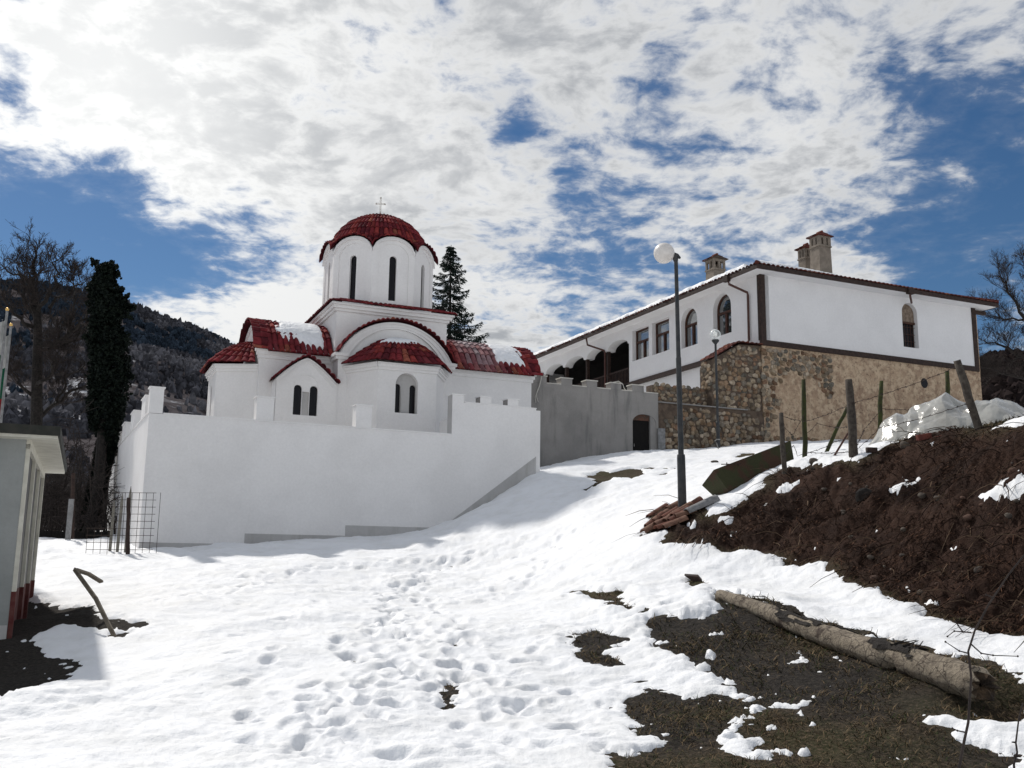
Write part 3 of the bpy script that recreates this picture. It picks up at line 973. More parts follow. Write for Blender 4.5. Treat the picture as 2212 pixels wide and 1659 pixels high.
# --- drum
DC = CF.p(2.05, 2.15, 0)
RAD = 2.07
AP = RAD * math.cos(math.pi / 8); HW = RAD * math.sin(math.pi / 8)
dw = MB()
wins = []
def drum_eave(s):
    return 10.90 + .50 * np.maximum(0, 1 - np.asarray(s) ** 2) ** .62
for k in range(8):
    azk = 156 + 45 * k
    n = azv(azk); t = azv(azk - 90)
    Pd = lambda x, z, d, n=n, t=t: np.array([DC[0], DC[1], 0]) + n * (AP - d) + t * x + np.array([0, 0, z])
    ss = np.linspace(1, -1, 15)
    ol = [(-HW, 8.6), (HW, 8.6)] + [(s * HW, float(drum_eave(s))) for s in ss]
    inn = arch(0, 1.16, 8.86, 11.17, 14, .50)
    win = arch(0, .27, 9.05, 10.72, 10)
    dw.panel(Pd, ol, [inn], .03)
    dw.panel(lambda x, z, d: Pd(x, z, d + .03), inn, [win], .10)
    for i in range(len(ss) - 1):      # small projecting eave band following the scallop
        a, b = ss[i] * HW, ss[i + 1] * HW
        za, zb = float(drum_eave(ss[i])), float(drum_eave(ss[i + 1]))
        dw.prism([Pd(a, za + .02, -.07), Pd(b, zb + .02, -.07), Pd(b, zb - .10, -.07), Pd(a, za - .10, -.07)], n * -.09)
    wins.append((Pd, win))
dwo = dw.build('drum', M['white'], church)
for Pd, win in wins:
    wb = MB()
    x0, x1 = win[0][0], win[1][0]
    wb.prism([Pd(x, z, .13) for x, z in win], Pd(0, 0, .15) - Pd(0, 0, .13))
    wo = wb.build('window', M['dark'], dwo)
# --- dome
RS = 1.93; ZS = 10.85
TE = math.acos((11.52 - ZS) / RS)
def dome(u, v):
    u = np.asarray(u, float); v = np.asarray(v, float)
    ph = 2 * math.pi * u
    al = (ph / (math.pi / 4)) % 1.0          # 0..1 across a facet
    dl = (al - .5) * math.pi / 4
    x = np.tan(dl) / math.tan(math.pi / 8)
    ze = drum_eave(x) + .03
    re = (AP + .17) / np.cos(dl)
    VB = .70
    th = .035 + (TE - .035) * np.minimum(v / VB, 1)
    rr = RS * np.sin(th); zq = ZS + RS * np.cos(th)
    k = np.maximum(v - VB, 0) / (1 - VB)
    r1, z1 = RS * math.sin(TE), ZS + RS * math.cos(TE)
    rr = np.where(v > VB, r1 + (re - r1) * k, rr)
    zq = np.where(v > VB, z1 + (ze - z1) * (k + .25 * k * (1 - k)), zq)
    a = R(156 - 22.5) + ph
    return np.stack([DC[0] + rr * np.sin(a), DC[1] + rr * np.cos(a), zq], 1)
dm = MB()
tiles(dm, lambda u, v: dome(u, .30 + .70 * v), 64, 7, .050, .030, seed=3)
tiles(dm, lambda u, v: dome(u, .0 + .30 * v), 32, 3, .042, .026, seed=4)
dm.build('dome', M['tile'], church)
# --- cross
cr = MB()
top = np.array([DC[0] - .02, DC[1], 12.72])
zt3 = lambda x, z: top + CF.A * x * .35 + np.array([x * .55, 0, z])
cr.tube([zt3(0, -.05), zt3(0, .30)], .022, 6)
for sx in (-.025, .025):
    cr.tube([zt3(sx, .28), zt3(sx, .86)], .009, 5)
for z in np.arange(.30, .88, .07):
    cr.tube([zt3(-.035, z), zt3(.035, z + .05)], .007, 4)
for z in (.60, .65):
    cr.tube([zt3(-.19, z), zt3(.19, z)], .009, 5)
for x in np.arange(-.18, .18, .06):
    cr.tube([zt3(x, .60), zt3(x + .04, .65)], .006, 4)
for x, z in ((-.19, .625), (.19, .625), (0, .87)):
    cr.ball(zt3(x, z), .035, 8, 6)
cr.build('cross', M['cap'], church)

# --- barrel roofs of the arms
def vault(a0, a1, side, hw=2.0, dz=.10):
    """u along a, v from ridge (0) to eave (1)"""
    def f(u, v):
        u = np.asarray(u); v = np.asarray(v)
        s = v * 1.13
        z = np.where(s <= 1, seg_z(np.minimum(s, 1)), AS - (s - 1) * 1.35) + dz
        return CF.pn(a0 + (a1 - a0) * u, 2.15 + side * s * hw, z)
    return f
def verge(fx, n0, n1, half, dz=.10, smax=1.10):
    """u along the arch, v outwards"""
    def f(u, v):
        u = np.asarray(u); v = np.asarray(v)
        s = (u * 2 - 1) * smax
        z = np.where(np.abs(s) <= 1, seg_z(np.clip(s, -1, 1)), AS - (np.abs(s) - 1) * 1.3) + dz
        return fx(s * half, n0 + (n1 - n0) * v, z)
    return f
def frost_r(u, v, rg_):
    d = np.clip(1.6 - np.abs(u - .42) * 5.5, 0, 1) * np.clip(1.25 - v * 1.1, 0, 1)
    return np.clip(d * rg_.uniform(.3, 1.15, len(u)), 0, .9)
lr = MB()
fL = vault(-2.28, -.02, -1)
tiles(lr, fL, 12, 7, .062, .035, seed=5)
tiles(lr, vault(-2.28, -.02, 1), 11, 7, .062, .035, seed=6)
fLv = verge(lambda x, o, z: CF.pn(o, 2.15 + x, z), -2.2, -2.74, 2.0, .13)
tiles(lr, fLv, 22, 2, .05, .02, seed=7)
lr.tube([CF.p(-2.7, 2.15, AT + .16), CF.p(-.05, 2.15, AT + .16)], .085, 8, RED[1])
lr.build('arm_roof', M['tile'], church)
rr_ = MB()
fR = vault(4.12, 7.58, -1)
tiles(rr_, fR, 16, 7, .062, .035, seed=8, frost=frost_r)
tiles(rr_, vault(4.12, 7.58, 1), 16, 7, .062, .035, seed=9)
tiles(rr_, verge(lambda x, o, z: CF.pn(o, 2.15 + x, z), 7.5, 7.98, 2.0, .12), 20, 2, .05, .02, seed=10)
rr_.build('arm_roof', M['tile'], church)
fr_ = MB()
tiles(fr_, verge(lambda x, o, z: CF.pn(2.05 + x, o, z), .18, -.80, AW, .06, 1.06), 26, 2, .055, .025, seed=12)
fr_.build('arm_roof', M['tile'], church)

# --- apses
def apse(poly, ztop, zeave, ridge, name_seed, win=None):
    """poly: 4 (a, b) corners of the three-sided apse"""
    ab = MB()
    cen = np.mean(poly, 0)
    segs = list(zip(poly[:-1], poly[1:]))
    holder = []
    for i, (p, q) in enumerate(segs):
        p = np.array(p); q = np.array(q); L = np.linalg.norm(q - p); d = (q - p) / L
        nrm = np.array([d[1], -d[0]])
        if nrm @ (p - cen) < 0: nrm = -nrm
        Pw = lambda x, z, dd, p=p, d=d, nrm=nrm: CF.p(*(p + d * x - nrm * dd), z)
        hole = []
        if win and i in win:
            kind_ = win[i]
            if kind_ == 'double': hole = [arch(L / 2 - .02, .78, 4.68, 6.03, 16)]
            else: hole = [arch(L / 2, .30, 4.45, 5.75, 12)]
        ab.panel(Pw, [(0, 1), (L, 1), (L, zeave), (0, zeave)], hole, .20)
        if hole: holder.append((Pw, L / 2 - .02 if win[i] == 'double' else L / 2, win[i]))
        for o, z0, z1 in ((.05, zeave - .22, zeave - .13), (.10, zeave - .13, zeave - .04), (.14, zeave - .04, zeave + .02)):
            pp = [p + nrm * 0, q + nrm * 0, q + nrm * o + d * o * .45, p + nrm * o - d * o * .45]
            ab.prism([CF.p(x[0], x[1], z0) for x in pp], (0, 0, z1 - z0))
    ao = ab.build('apse_wall', M['white'], church)
    for Pw, cx, kind_ in holder:
        window(Pw, cx, kind_, ao)
    out_ = []
    for i, p in enumerate(poly):
        p = np.array(p); v = p - cen
        out_.append(p)
    # eave polyline pushed outwards
    P0 = np.array(poly, float)
    mids = []
    N = []
    for p, q in segs:
        d = (np.array(q) - np.array(p)); d /= np.linalg.norm(d); nrm = np.array([d[1], -d[0]])
        if nrm @ (np.array(p) - cen) < 0: nrm = -nrm
        N.append(nrm)
    e_ = .27
    E = [P0[0] + N[0] * e_, P0[1] + (N[0] + N[1]) / (1 + N[0] @ N[1]) * e_, P0[2] + (N[1] + N[2]) / (1 + N[1] @ N[2]) * e_, P0[3] + N[2] * e_]
    E = np.array(E)
    L = np.concatenate([[0], np.cumsum(np.linalg.norm(np.diff(E, axis=0), axis=1))])
    def f(u, v):
        u = np.asarray(u); v = np.asarray(v)
        s = np.clip(u, 0, 1) * L[-1]
        ea = np.interp(s, L, E[:, 0]); eb = np.interp(s, L, E[:, 1])
        ia = ridge[0][0] + (ridge[1][0] - ridge[0][0]) * u; ib = ridge[0][1] + (ridge[1][1] - ridge[0][1]) * u
        bul = .20 * np.sin(math.pi * np.clip(v, 0, 1)) * np.sin(math.pi * np.clip(u, 0, 1)) ** .5 + .04
        return CF.pn(ia + (ea - ia) * v, ib + (eb - ib) * v, ztop + (zeave + .02 - ztop) * v + bul)
    tb = MB()
    tiles(tb, f, 22, 6, .052, .03, seed=name_seed)
    tb.build('apse_roof', M['tile'], church)
    return f


def window(Pw, cx, kind_, parent):
    wb = MB()
    if kind_ == 'double':
        dd = .20
        Pi = lambda x, z, d: Pw(cx + x, z, dd + d)
        ol = arch(0, .80, 4.66, 6.04, 16)
        holes = [arch(-.27, .215, 4.70, 5.68, 10), arch(.27, .215, 4.70, 5.68, 10)]
        wb.panel(Pi, ol, holes, .10)
        wb.prism([Pi(-.145, 4.70, 0), Pi(.145, 4.70, 0), Pi(.145, 5.42, 0), Pi(-.145, 5.42, 0)], Pi(0, 0, -.03) - Pi(0, 0, 0))
        wb.prism([Pi(-.44, 4.64, -.16), Pi(.44, 4.64, -.16), Pi(.44, 4.68, -.16), Pi(-.44, 4.68, -.16)], Pi(0, 0, .05) - Pi(0, 0, -.17))
        wo = wb.build('window', M['plinth'], parent)  # grey tympanum: recess shade put into its colour; the mullion is grey itself
        for h in holes:
            pb = MB(); pb.prism([Pi(x, z, .08) for x, z in h], Pi(0, 0, .10) - Pi(0, 0, .08)); pb.build('pane', M['dark'], wo)
    else:
        h = arch(0, .30, 4.45, 5.75, 12)
        wb.prism([Pw(cx + x, z, .16) for x, z in h], Pw(0, 0, .19) - Pw(0, 0, .16))
        wb.build('window', M['dark'], parent)


fA = apse([(.30, -.6), (1.03, -1.9), (3.07, -1.9), (3.80, -.6)], 7.36, 6.30, ((1.55, -.62), (2.65, -.62)), 13, {1: 'double'})
fB = apse([(-2.5, 3.75), (-3.75, 3.15), (-3.75, 1.10), (-2.5, .48)], 7.30, 6.30, ((-2.52, 2.75), (-2.52, 1.6)), 14, {1: 'single'})
# --- corner chapel with its own little gabled vault
ch = MB()
def chz(s): return 5.72 + .76 * (1 - np.abs(s) ** 1.35)
SS = np.linspace(-1, 1, 21)
Pc = lambda x, z, d: CF.p(-1.06 + x, -.62 + d, z)
HC = 1.0
ol = [(-HC, 1), (HC + .06, 1), (HC + .06, 5.72)] + [(s * HC, float(chz(s))) for s in SS[::-1]]
l0 = arch(-.26, .27, 4.55, 5.56, 10); l1 = arch(.27, .27, 4.55, 5.56, 10)
mull = [(-.11, 4.55), (.12, 4.55), (.12, 5.34), (-.11, 5.34)]
ch.panel(Pc, ol, [l0, l1, mull], .13)
ch.prism([Pc(x, z, .02) for x, z in ol], CF.B * .76) if False else None
ch.box(CF, (-1.06 - HC, -1.06 - HC + .02), (-.62, .16), (1, 5.72))
for off, w_ in ((.0, .07), (.12, .05)):
    for s0, s1 in zip(SS[:-1], SS[1:]):
        q = [Pc(s0 * (HC - off), float(chz(s0)) - off, 0), Pc(s1 * (HC - off), float(chz(s1)) - off, 0), Pc(s1 * (HC - off), float(chz(s1)) - off - w_, 0), Pc(s0 * (HC - off), float(chz(s0)) - off - w_, 0)]
        ch.prism(q, -CF.B * (.055 - off * .2))
ring = arcpts(0.005, 5.50, .42, 0, math.pi, 15)
for (x0, z0), (x1, z1) in zip(ring[:-1], ring[1:]):
    k0 = (x0 * .955, 5.5 + (z0 - 5.5) * .955); k1 = (x1 * .955, 5.5 + (z1 - 5.5) * .955)
    ch.prism([Pc(x0, z0, 0), Pc(x1, z1, 0), Pc(*k1, 0), Pc(*k0, 0)], -CF.B * .02)
cho = ch.build('chapel_wall', M['white'], church)
for h in (l0, l1):
    pb = MB(); pb.prism([Pc(x, z, .10) for x, z in h], CF.B * .02); pb.build('window', M['dark'], cho)
pb = MB(); pb.prism([Pc(x, z, .06) for x, z in mull], CF.B * .05); pb.build('window_pillar', M['plinth'], cho)
cf = MB()
def fC(u, v):
    u = np.asarray(u); v = np.asarray(v)
    s = (u * 2 - 1) * 1.10
    z = np.where(np.abs(s) <= 1, chz(np.clip(s, -1, 1)), 5.72 - (np.abs(s) - 1) * .75) + .05
    return CF.pn(-1.06 + s * HC, .16 + (-.82 - .16) * v, z)
tiles(cf, fC, 13, 3, .055, .025, seed=15)
cf.build('chapel_roof', M['tile'], church)

# --- snow still lying on the church roofs
def mk_mask(u0, u1, v0, v1, lu, lv):
    return lambda u, v: np.minimum(np.minimum((u - u0) * lu, (u1 - u) * lu), np.minimum((v - v0) * lv, (v1 - v) * lv))
snow_patch('roof_snow', fL, lambda u, v: np.minimum(mk_mask(.20, .86, -.1, .86, 2.26, 2.6)(u, v), (.60 + u * .42 - v) * 1.8), .06, 90, 110, 'snow sheet on the red tiles of the left church arm')
snow_patch('roof_snow', fR, lambda u, v: mk_mask(.60, .93, -.05, .80, 3.46, 2.6)(u, v), .06, 110, 110, 'snow sheet on the red tiles of the right church arm')
snow_patch('roof_snow', fA, lambda u, v: np.minimum(mk_mask(.22, .80, -.1, .42, 3.0, 1.6)(u, v), (.62 - u * .45 - v) * 1.5 + .02), .06, 70, 50, 'snow remnant at the top of the front apse roof')
snow_patch('roof_snow', fC, lambda u, v: mk_mask(.42, .60, -.1, .55, 2.5, .9)(u, v), .05, 50, 30, 'snow cap on the ridge of the little chapel roof')

# ================================================================== WHITE BATTLEMENTED WALL
W0 = at((735 * 800 / 1327) * 2212 / 3264, (1300 + 700 * 800 / 1327) * 2212 / 3264, 26.0)
WF = Fr((W0[0], W0[1], 0), 64)
ww = thing('fortress_wall', WF.p(5.8, .2, 0), 'white plastered battlemented wall in front of the church', 'wall')
b = MB()
b.box(WF, (0, 8.80), (0, .38), (-1, 3.70)); b.box(WF, (8.80, 11.72), (0, .38), (-1, 4.74))
b.box(WF, (0, .36), (.38, 13), (-1, 3.72))
b.box(WF, (11.72, 11.90), (.05, .36), (1.0, 4.70))
b.box(WF, (9.2, 9.3), (.3, 2.0), (-1, 4.4))
b.build('wall', M['white'], ww)
cp = MB()
cp.box(WF, (.36, 8.78), (-.035, .415), (3.70, 3.735)); cp.box(WF, (-.03, .39), (.40, 13), (3.72, 3.755)); cp.box(WF, (9.22, 11.73), (-.02, .40), (4.74, 4.77))
cp.build('coping', M['white'], ww)
def merlon(fr, x, y, z0, z1, wallmat, parent, capm=None, side=None):
    m_ = MB(); m_.box(fr, x, y, (z0, z1))
    o = m_.build('merlon', wallmat, parent)
    c_ = MB(); c_.box(fr, (x[0] - .03, x[1] + .03), (y[0] - .03, y[1] + .03), (z1, z1 + .035)); c_.build('merlon_cap', capm or wallmat, o)
    if side:
        s_ = MB(); s_.box(fr, (x[0] - .004, x[0]), (y[0] + .01, y[1] - .01), (z0, z1 - .005)); s_.build('bare_side', side, o)
    return o
merlon(WF, (-.012, .34), (-.012, .36), 3.71, 4.40, M['white'], ww)
merlon(WF, (2.84, 3.32), (.0, .36), 3.735, 4.38, M['white'], ww)
merlon(WF, (5.74, 6.22), (.0, .36), 3.735, 4.38, M['white'], ww)
merlon(WF, (8.795, 9.18), (-.006, .37), 3.0, 4.96, M['white'], ww, None, M['plinth'])
merlon(WF, (9.74, 10.12), (.0, .36), 4.765, 4.97, M['white'], ww, None, M['concrete'])
merlon(WF, (10.70, 11.08), (.0, .36), 4.765, 4.97, M['white'], ww, None, M['concrete'])
for i, bb in enumerate((1.15, 4.45, 7.6, 10.6)):
    merlon(WF, (-.006, .35), (bb + 0, bb + 1.05), 3.755, 4.33, M['white'], ww)
pp = MB()
for t0, t1, z1 in ((.02, 2.72, .27), (2.72, 5.56, .56), (5.56, 8.62, .86)):
    pp.box(WF, (t0, t1), (-.008, .1), (-1, z1))
pp.prism([WF.p(8.62, -.008, -1), WF.p(11.725, -.008, -1), WF.p(11.725, -.008, 3.20), WF.p(8.62, -.008, .92)], WF.B * .1)
pp.build('bare_plinth', M['plinth'], ww)

# ================================================================== HOUSE
HN = at((2200 + 475 * 1064 / 2206) * 2212 / 3264, (680 + 838 * 1064 / 2206) * 2212 / 3264, 42.0)
HF = Fr((HN[0], HN[1], 0), 66)
HL, HWD = 24.5, 13.2                                  # along b, along a
house = thing('monastery_house', HF.p(6, 10, 4), 'long white monastery house with timber bands over a stone ground floor', 'house')
hw = MB()
Pr = lambda x, z, d: HF.p(x, d, z)
wr = arch(8.84, .98, 10.16, 12.36, 16)
hw.panel(Pr, [(0, 9.5), (HWD, 9.5), (HWD, 12.70), (0, 12.70)], [wr], .30)
Pl = lambda x, z, d: HF.p(d, x, z)
wa = [arch(2.86, 1.40, 10.42, 12.40, 18), arch(5.57, 1.40, 10.40, 12.34, 18)]
wq = [[(7.34, 10.57), (8.98, 10.57), (8.98, 12.30), (7.34, 12.30)], [(9.30, 10.60), (10.98, 10.60), (10.98, 12.30), (9.30, 12.30)]]
hw.panel(Pl, [(0, 9.38), (11.32, 9.38), (11.32, 12.70), (0, 12.70)], wa + wq, .38, rim=.45)
ol = [(11.32, 12.70), (HL, 12.70), (HL, 11.70)]
xs = [21.80, 19.10, 16.35, 13.90, 11.40]
ol.append((HL, 11.7))
lastx = HL
for x0, x1 in ((21.95, 24.4), (19.25, 21.72), (16.55, 19.0), (14.05, 16.2), (11.45, 13.75)):
    ol += [(x1, 11.70)] + [((x0 + x1) / 2 + (x1 - x0) / 2 * math.cos(a), 11.70 + .40 * math.sin(a)) for a in np.linspace(.12, math.pi - .12, 12)] + [(x0, 11.70)]
ol.append((11.32, 11.70))
o2 = [ol[0]]
for p_ in ol[1:]:
    if abs(p_[0] - o2[-1][0]) + abs(p_[1] - o2[-1][1]) > 1e-4: o2.append(p_)
hw.panel(Pl, o2, [], 0, rim=.55)
hw.box(HF, (.20, .5), (.4, HL), (3, 9.3)); hw.box(HF, (HWD - .3, HWD), (0.02, HL), (9.5, 12.7)); hw.box(HF, (0.02, HWD), (HL - .3, HL), (4, 12.7))
hw.build('upper_wall', M['houseW'], house)
# stone ground floor under the gable side
sg = MB(); sg.box(HF, (0.0, HWD + .16), (.03, .6), (2, 9.42)); sg.box(HF, (HWD - .4, HWD + .16), (.6, HL), (2, 9.42)); sg.box(HF, (HWD, HWD + .20), (.05, .6), (9.42, 12.3))


def base_mat():
    m = bpy.data.materials.new('weathered_rubble_plaster'); m.use_nodes = True
    g = G(m.node_tree); bs = m.node_tree.nodes['Principled BSDF']
    pos = g.n('ShaderNodeNewGeometry').outputs['Position']
    big = g.noise(pos, .55, 6, .6).outputs[0]
    med = g.noise(pos, 3.2, 7, .65).outputs[0]
    vo = g.n('ShaderNodeTexVoronoi', ins={'Vector': g.vmath('ADD', pos, g.vmath('MULTIPLY', g.noise(pos, 3, 2).outputs['Color'], (.3, .3, .3)).outputs[0]).outputs[0], 'Scale': 4.5})
    c = g.mix(g.sstep(big, .35, .65), (.46, .33, .225), (.35, .24, .165))
    c = g.mix(g.sstep(med, .40, .62), c, (.60, .46, .32))
    c = g.mix(g.math('MULTIPLY', g.sstep(g.noise(pos, 6.0, 7, .7).outputs[0], .50, .66), .8), c, (.21, .145, .10))
    spots = g.math('MULTIPLY', g.sstep(vo.outputs['Distance'], .30, .06), g.sstep(g.noise(pos, 2.1, 3).outputs[0], .48, .60))
    c = g.mix(g.math('MULTIPLY', spots, .75), c, (.11, .07, .045))
    m.node_tree.links.new(c, bs.inputs['Base Color'])
    bs.inputs['Roughness'].default_value = .95; bs.inputs['Specular IOR Level'].default_value = .1
    h = g.math('ADD', g.noise(pos, 5, 7, .7).outputs[0], g.math('MULTIPLY', vo.outputs['Distance'], .6))
    b_ = g.n('ShaderNodeBump', ins={'Strength': .8, 'Distance': .12, 'Height': h})
    m.node_tree.links.new(b_.outputs[0], bs.inputs['Normal'])
    return m


M['base'] = base_mat()
_ico = None
def rocks(mb, pts, nrm, up, sizes, cols, squash=.45, seed=1):
    """rounded stones half sunk in a wall; one mesh"""
    global _ico
    rgk = np.random.default_rng(seed)
    if _ico is None:
        import bmesh
        bm = bmesh.new(); bmesh.ops.create_icosphere(bm, subdivisions=2, radius=1)
        _ico = (np.array([v.co[:] for v in bm.verts]), [tuple(v.index for v in f.verts) for f in bm.faces]); bm.free()
    V0, F0 = _ico
    nrm = np.asarray(nrm, float); up = np.asarray(up, float); rt = np.cross(up, nrm)
    for p, (sx, sy), c in zip(pts, sizes, cols):
        a = rgk.uniform(-.5, .5)
        v = V0.copy()
        k = rgk.normal(size=(3, 3))
        v = v * (1 + .16 * np.sin(v @ k.T * 1.8).sum(1))[:, None]
        v = np.sign(v) * np.abs(v) ** .8
        x = v[:, 0] * sx * math.cos(a) - v[:, 1] * sy * math.sin(a); y = v[:, 0] * sx * math.sin(a) + v[:, 1] * sy * math.cos(a)
        mb.add(p + x[:, None] * rt + y[:, None] * up + v[:, 2:3] * nrm * min(sx, sy) * squash, F0, np.clip(c * (1 + .0 * v[:, :1]), 0, 1))


STONEC = np.array([(.24, .185, .13), (.33, .265, .19), (.18, .145, .11), (.28, .205, .135), (.40, .33, .25), (.21, .13, .085), (.27, .185, .12), (.165, .15, .125), (.26, .22, .175)])
def stonework(mb, P, x0, x1, z0, z1, sz, seed, inside=None, nrm=None, dens=1.0):
    rgk = np.random.default_rng(seed)
    pts, sizes, cols = [], [], []
    z = z0 + sz * .4
    while z < z1:
        hrow = sz * rgk.uniform(.7, 1.25)
        x = x0 + rgk.uniform(0, sz)
        while x < x1:
            wd = sz * rgk.uniform(.7, 1.9)
            zz_ = z + rgk.normal(0, .15) * sz
            if (inside is None or inside(x, zz_)) and rgk.random() < dens and zz_ < z1:
                pts.append(P(x, zz_, .02)); sizes.append((wd * .47, hrow * .50)); cols.append(STONEC[rgk.integers(len(STONEC))] * rgk.uniform(.75, 1.4))
            x += wd
        z += hrow * .92
    rocks(mb, pts, nrm, (0, 0, 1), sizes, cols, .5, seed)


M['mortar'] = mk('rubble_mortar', (.13, .095, .07), (.075, .055, .042), 4, .95, .5, 20)
so = sg.build('stone_ground_floor', M['base'], house)
st = MB()
nA = -HF.B
stonework(st, Pr, 0.0, 4.2, 4.7, 9.30, .20, 3, lambda x, z: x < .55 + .5 * gnoise(np.array([z * .8]), np.array([3.0]))[0] or (z > 7.9 + .9 * gnoise(np.array([x * .9]), np.array([1.7]))[0] and x < 3.9) or (z < 5.4 and x < 4.0), nA)
st.build('facing_stones', M['rock'], so)
# round vent in the stone floor
vb = MB()
vc = (9.56, 8.50)
vb.prism([HF.p(vc[0] + .22 * math.cos(t), .02, vc[1] + .24 * math.sin(t)) for t in np.linspace(0, 2 * math.pi, 18)[:-1]], HF.B * .05)
vb.build('round_vent', M['dark'], so)
# timber
tb = MB()
tb.box(HF, (-.04, HWD + .04), (-.05, .12), (9.38, 9.62))
tb.box(HF, (-.05, .12), (.125, 11.4), (9.28, 9.50))
tb.build('band_beam', M['wood'], house)
for (x, y) in (((-.045, .22), (-.045, .19)), ((HWD - .22, HWD + .045), (-.045, .19))):
    c_ = MB(); c_.box(HF, x, y, (9.625, 12.62)); c_.build('corner_post', M['wood'], house)
c_ = MB(); c_.box(HF, (HWD + .05, HWD + .85), (.02, .17), (12.36, 12.54)); c_.build('bracket_beam', M['wood'], house)
# right-hand window: old window, boarded head, barred lower light
fb = MB()
Pw = lambda x, z, d: HF.p(x, .18 + d, z)
fb.prism([Pw(x, z, .03) for x, z in arch(8.84, .97, 11.40, 12.35, 14)], HF.B * .06)
wino = fb.build('window', mk('old_board', (.26, .20, .15), (.14, .105, .08), 6, .9, .3, 30), house)
pb = MB(); pb.prism([Pw(8.34, 10.17, .09), Pw(9.34, 10.17, .09), Pw(9.34, 11.40, .09), Pw(8.34, 11.40, .09)], HF.B * .03); pb.build('pane', M['dark'], wino)
pb = MB()
for x in (8.52, 8.70, 8.88, 9.06, 9.22): pb.tube([Pw(x, 10.18, .03), Pw(x, 11.4, .03)], .012, 5)
for z in (10.5, 10.85, 11.2): pb.tube([Pw(8.35, z, .03), Pw(9.33, z, .03)], .010, 5)
pb.box(HF, (8.35, 9.33), (.16, .24), (11.36, 11.46))
pb.build('grille', M['brownframe'], wino)


def glass_mat():
    m = bpy.data.materials.new('window_glass'); m.use_nodes = True
    bs = m.node_tree.nodes['Principled BSDF']
    bs.inputs['Base Color'].default_value = (.03, .035, .035, 1); bs.inputs['Roughness'].default_value = .03
    bs.inputs['Specular IOR Level'].default_value = 1.0; bs.inputs['IOR'].default_value = 2.2
    return m


M['glass'] = glass_mat()
def sash(outline, xm, zt_, d0=.24):
    f_ = MB()
    xs_ = [p_[0] for p_ in outline]; zs_ = [p_[1] for p_ in outline]
    x0, x1, z0, z1 = min(xs_), max(xs_), min(zs_), max(zs_)
    cx, cz = (x0 + x1) / 2, (z0 + z1) / 2
    k = .08
    inn = [(cx + (x - cx) * (1 - 2 * k / (x1 - x0)), cz + (z - cz) * (1 - 2 * k / (z1 - z0))) for x, z in outline]
    f_.panel(lambda x, z, d: Pl(x, z, d0 + d), outline, [inn], .06)
    f_.box(HF, (d0 - .02, d0 + .05), (xm - .06, xm + .06), (z0 + .05, zt_)); f_.box(HF, (d0 - .025, d0 + .05), (x0 + .06, x1 - .06), (zt_, zt_ + .10))
    fo = f_.build('window', M['brownframe'], house)
    p_ = MB(); p_.prism([Pl(x, z, d0 + .05) for x, z in outline], HF.A * .012); p_.build('pane', M['glass'], fo)
for w_ in wa: sash(w_, (w_[0][0] + w_[1][0]) / 2, 11.50)
for w_ in wq: sash(w_, (w_[0][0] + w_[1][0]) / 2, 11.58)
# arcade: deep dark gallery, posts and railing
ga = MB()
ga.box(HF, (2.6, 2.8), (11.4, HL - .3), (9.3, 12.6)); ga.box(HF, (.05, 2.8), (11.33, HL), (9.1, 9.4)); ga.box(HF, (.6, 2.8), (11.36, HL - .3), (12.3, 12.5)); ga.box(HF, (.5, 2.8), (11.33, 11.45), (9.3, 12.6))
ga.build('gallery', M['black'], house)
for x in (11.42, 13.9, 16.4, 19.12, 21.84):
    p_ = MB(); p_.box(HF, (.10, .28), (x - .09, x + .09), (9.4, 11.72)); p_.build('gallery_post', M['wood'], house)
rl = MB()
rl.box(HF, (.12, .2), (11.5, HL), (10.32, 10.40)); rl.box(HF, (.12, .2), (11.5, HL), (9.5, 9.56))
for x in np.arange(11.6, HL, .16): rl.box(HF, (.14, .18), (x, x + .05), (9.5, 10.35))
rl.build('railing', M['wood'], house)
# roof: hipped, low pitch
OV = .80; EZ = 12.78; SL = .335
x0, x1, y0, y1 = -OV, HWD + OV, -OV, HL + OV
hx = (x1 - x0) / 2; RZ = EZ + SL * hx
def roofpt(a_, b_):
    t = np.minimum(np.minimum(a_ - x0, x1 - a_), np.minimum(b_ - y0, y1 - b_))
    return EZ + SL * np.maximum(t, -.1)
rf = MB()
def hip(c0, c1, r0, r1):
    def f(u, v):
        u = np.asarray(u); v = np.asarray(v)
        ea = c0[0] + (c1[0] - c0[0]) * u; eb = c0[1] + (c1[1] - c0[1]) * u
        ra = r0[0] + (r1[0] - r0[0]) * u; rb = r0[1] + (r1[1] - r0[1]) * u
        return HF.pn(ra + (ea - ra) * v, rb + (eb - rb) * v, RZ + (EZ - RZ) * v)
    return f
R0 = (x0 + hx, y0 + hx); R1 = (x0 + hx, y1 - hx)
fFront = hip((x0, y0), (x1, y0), R0, R0)
fLeft = hip((x0, y1), (x0, y0), R1, R0)
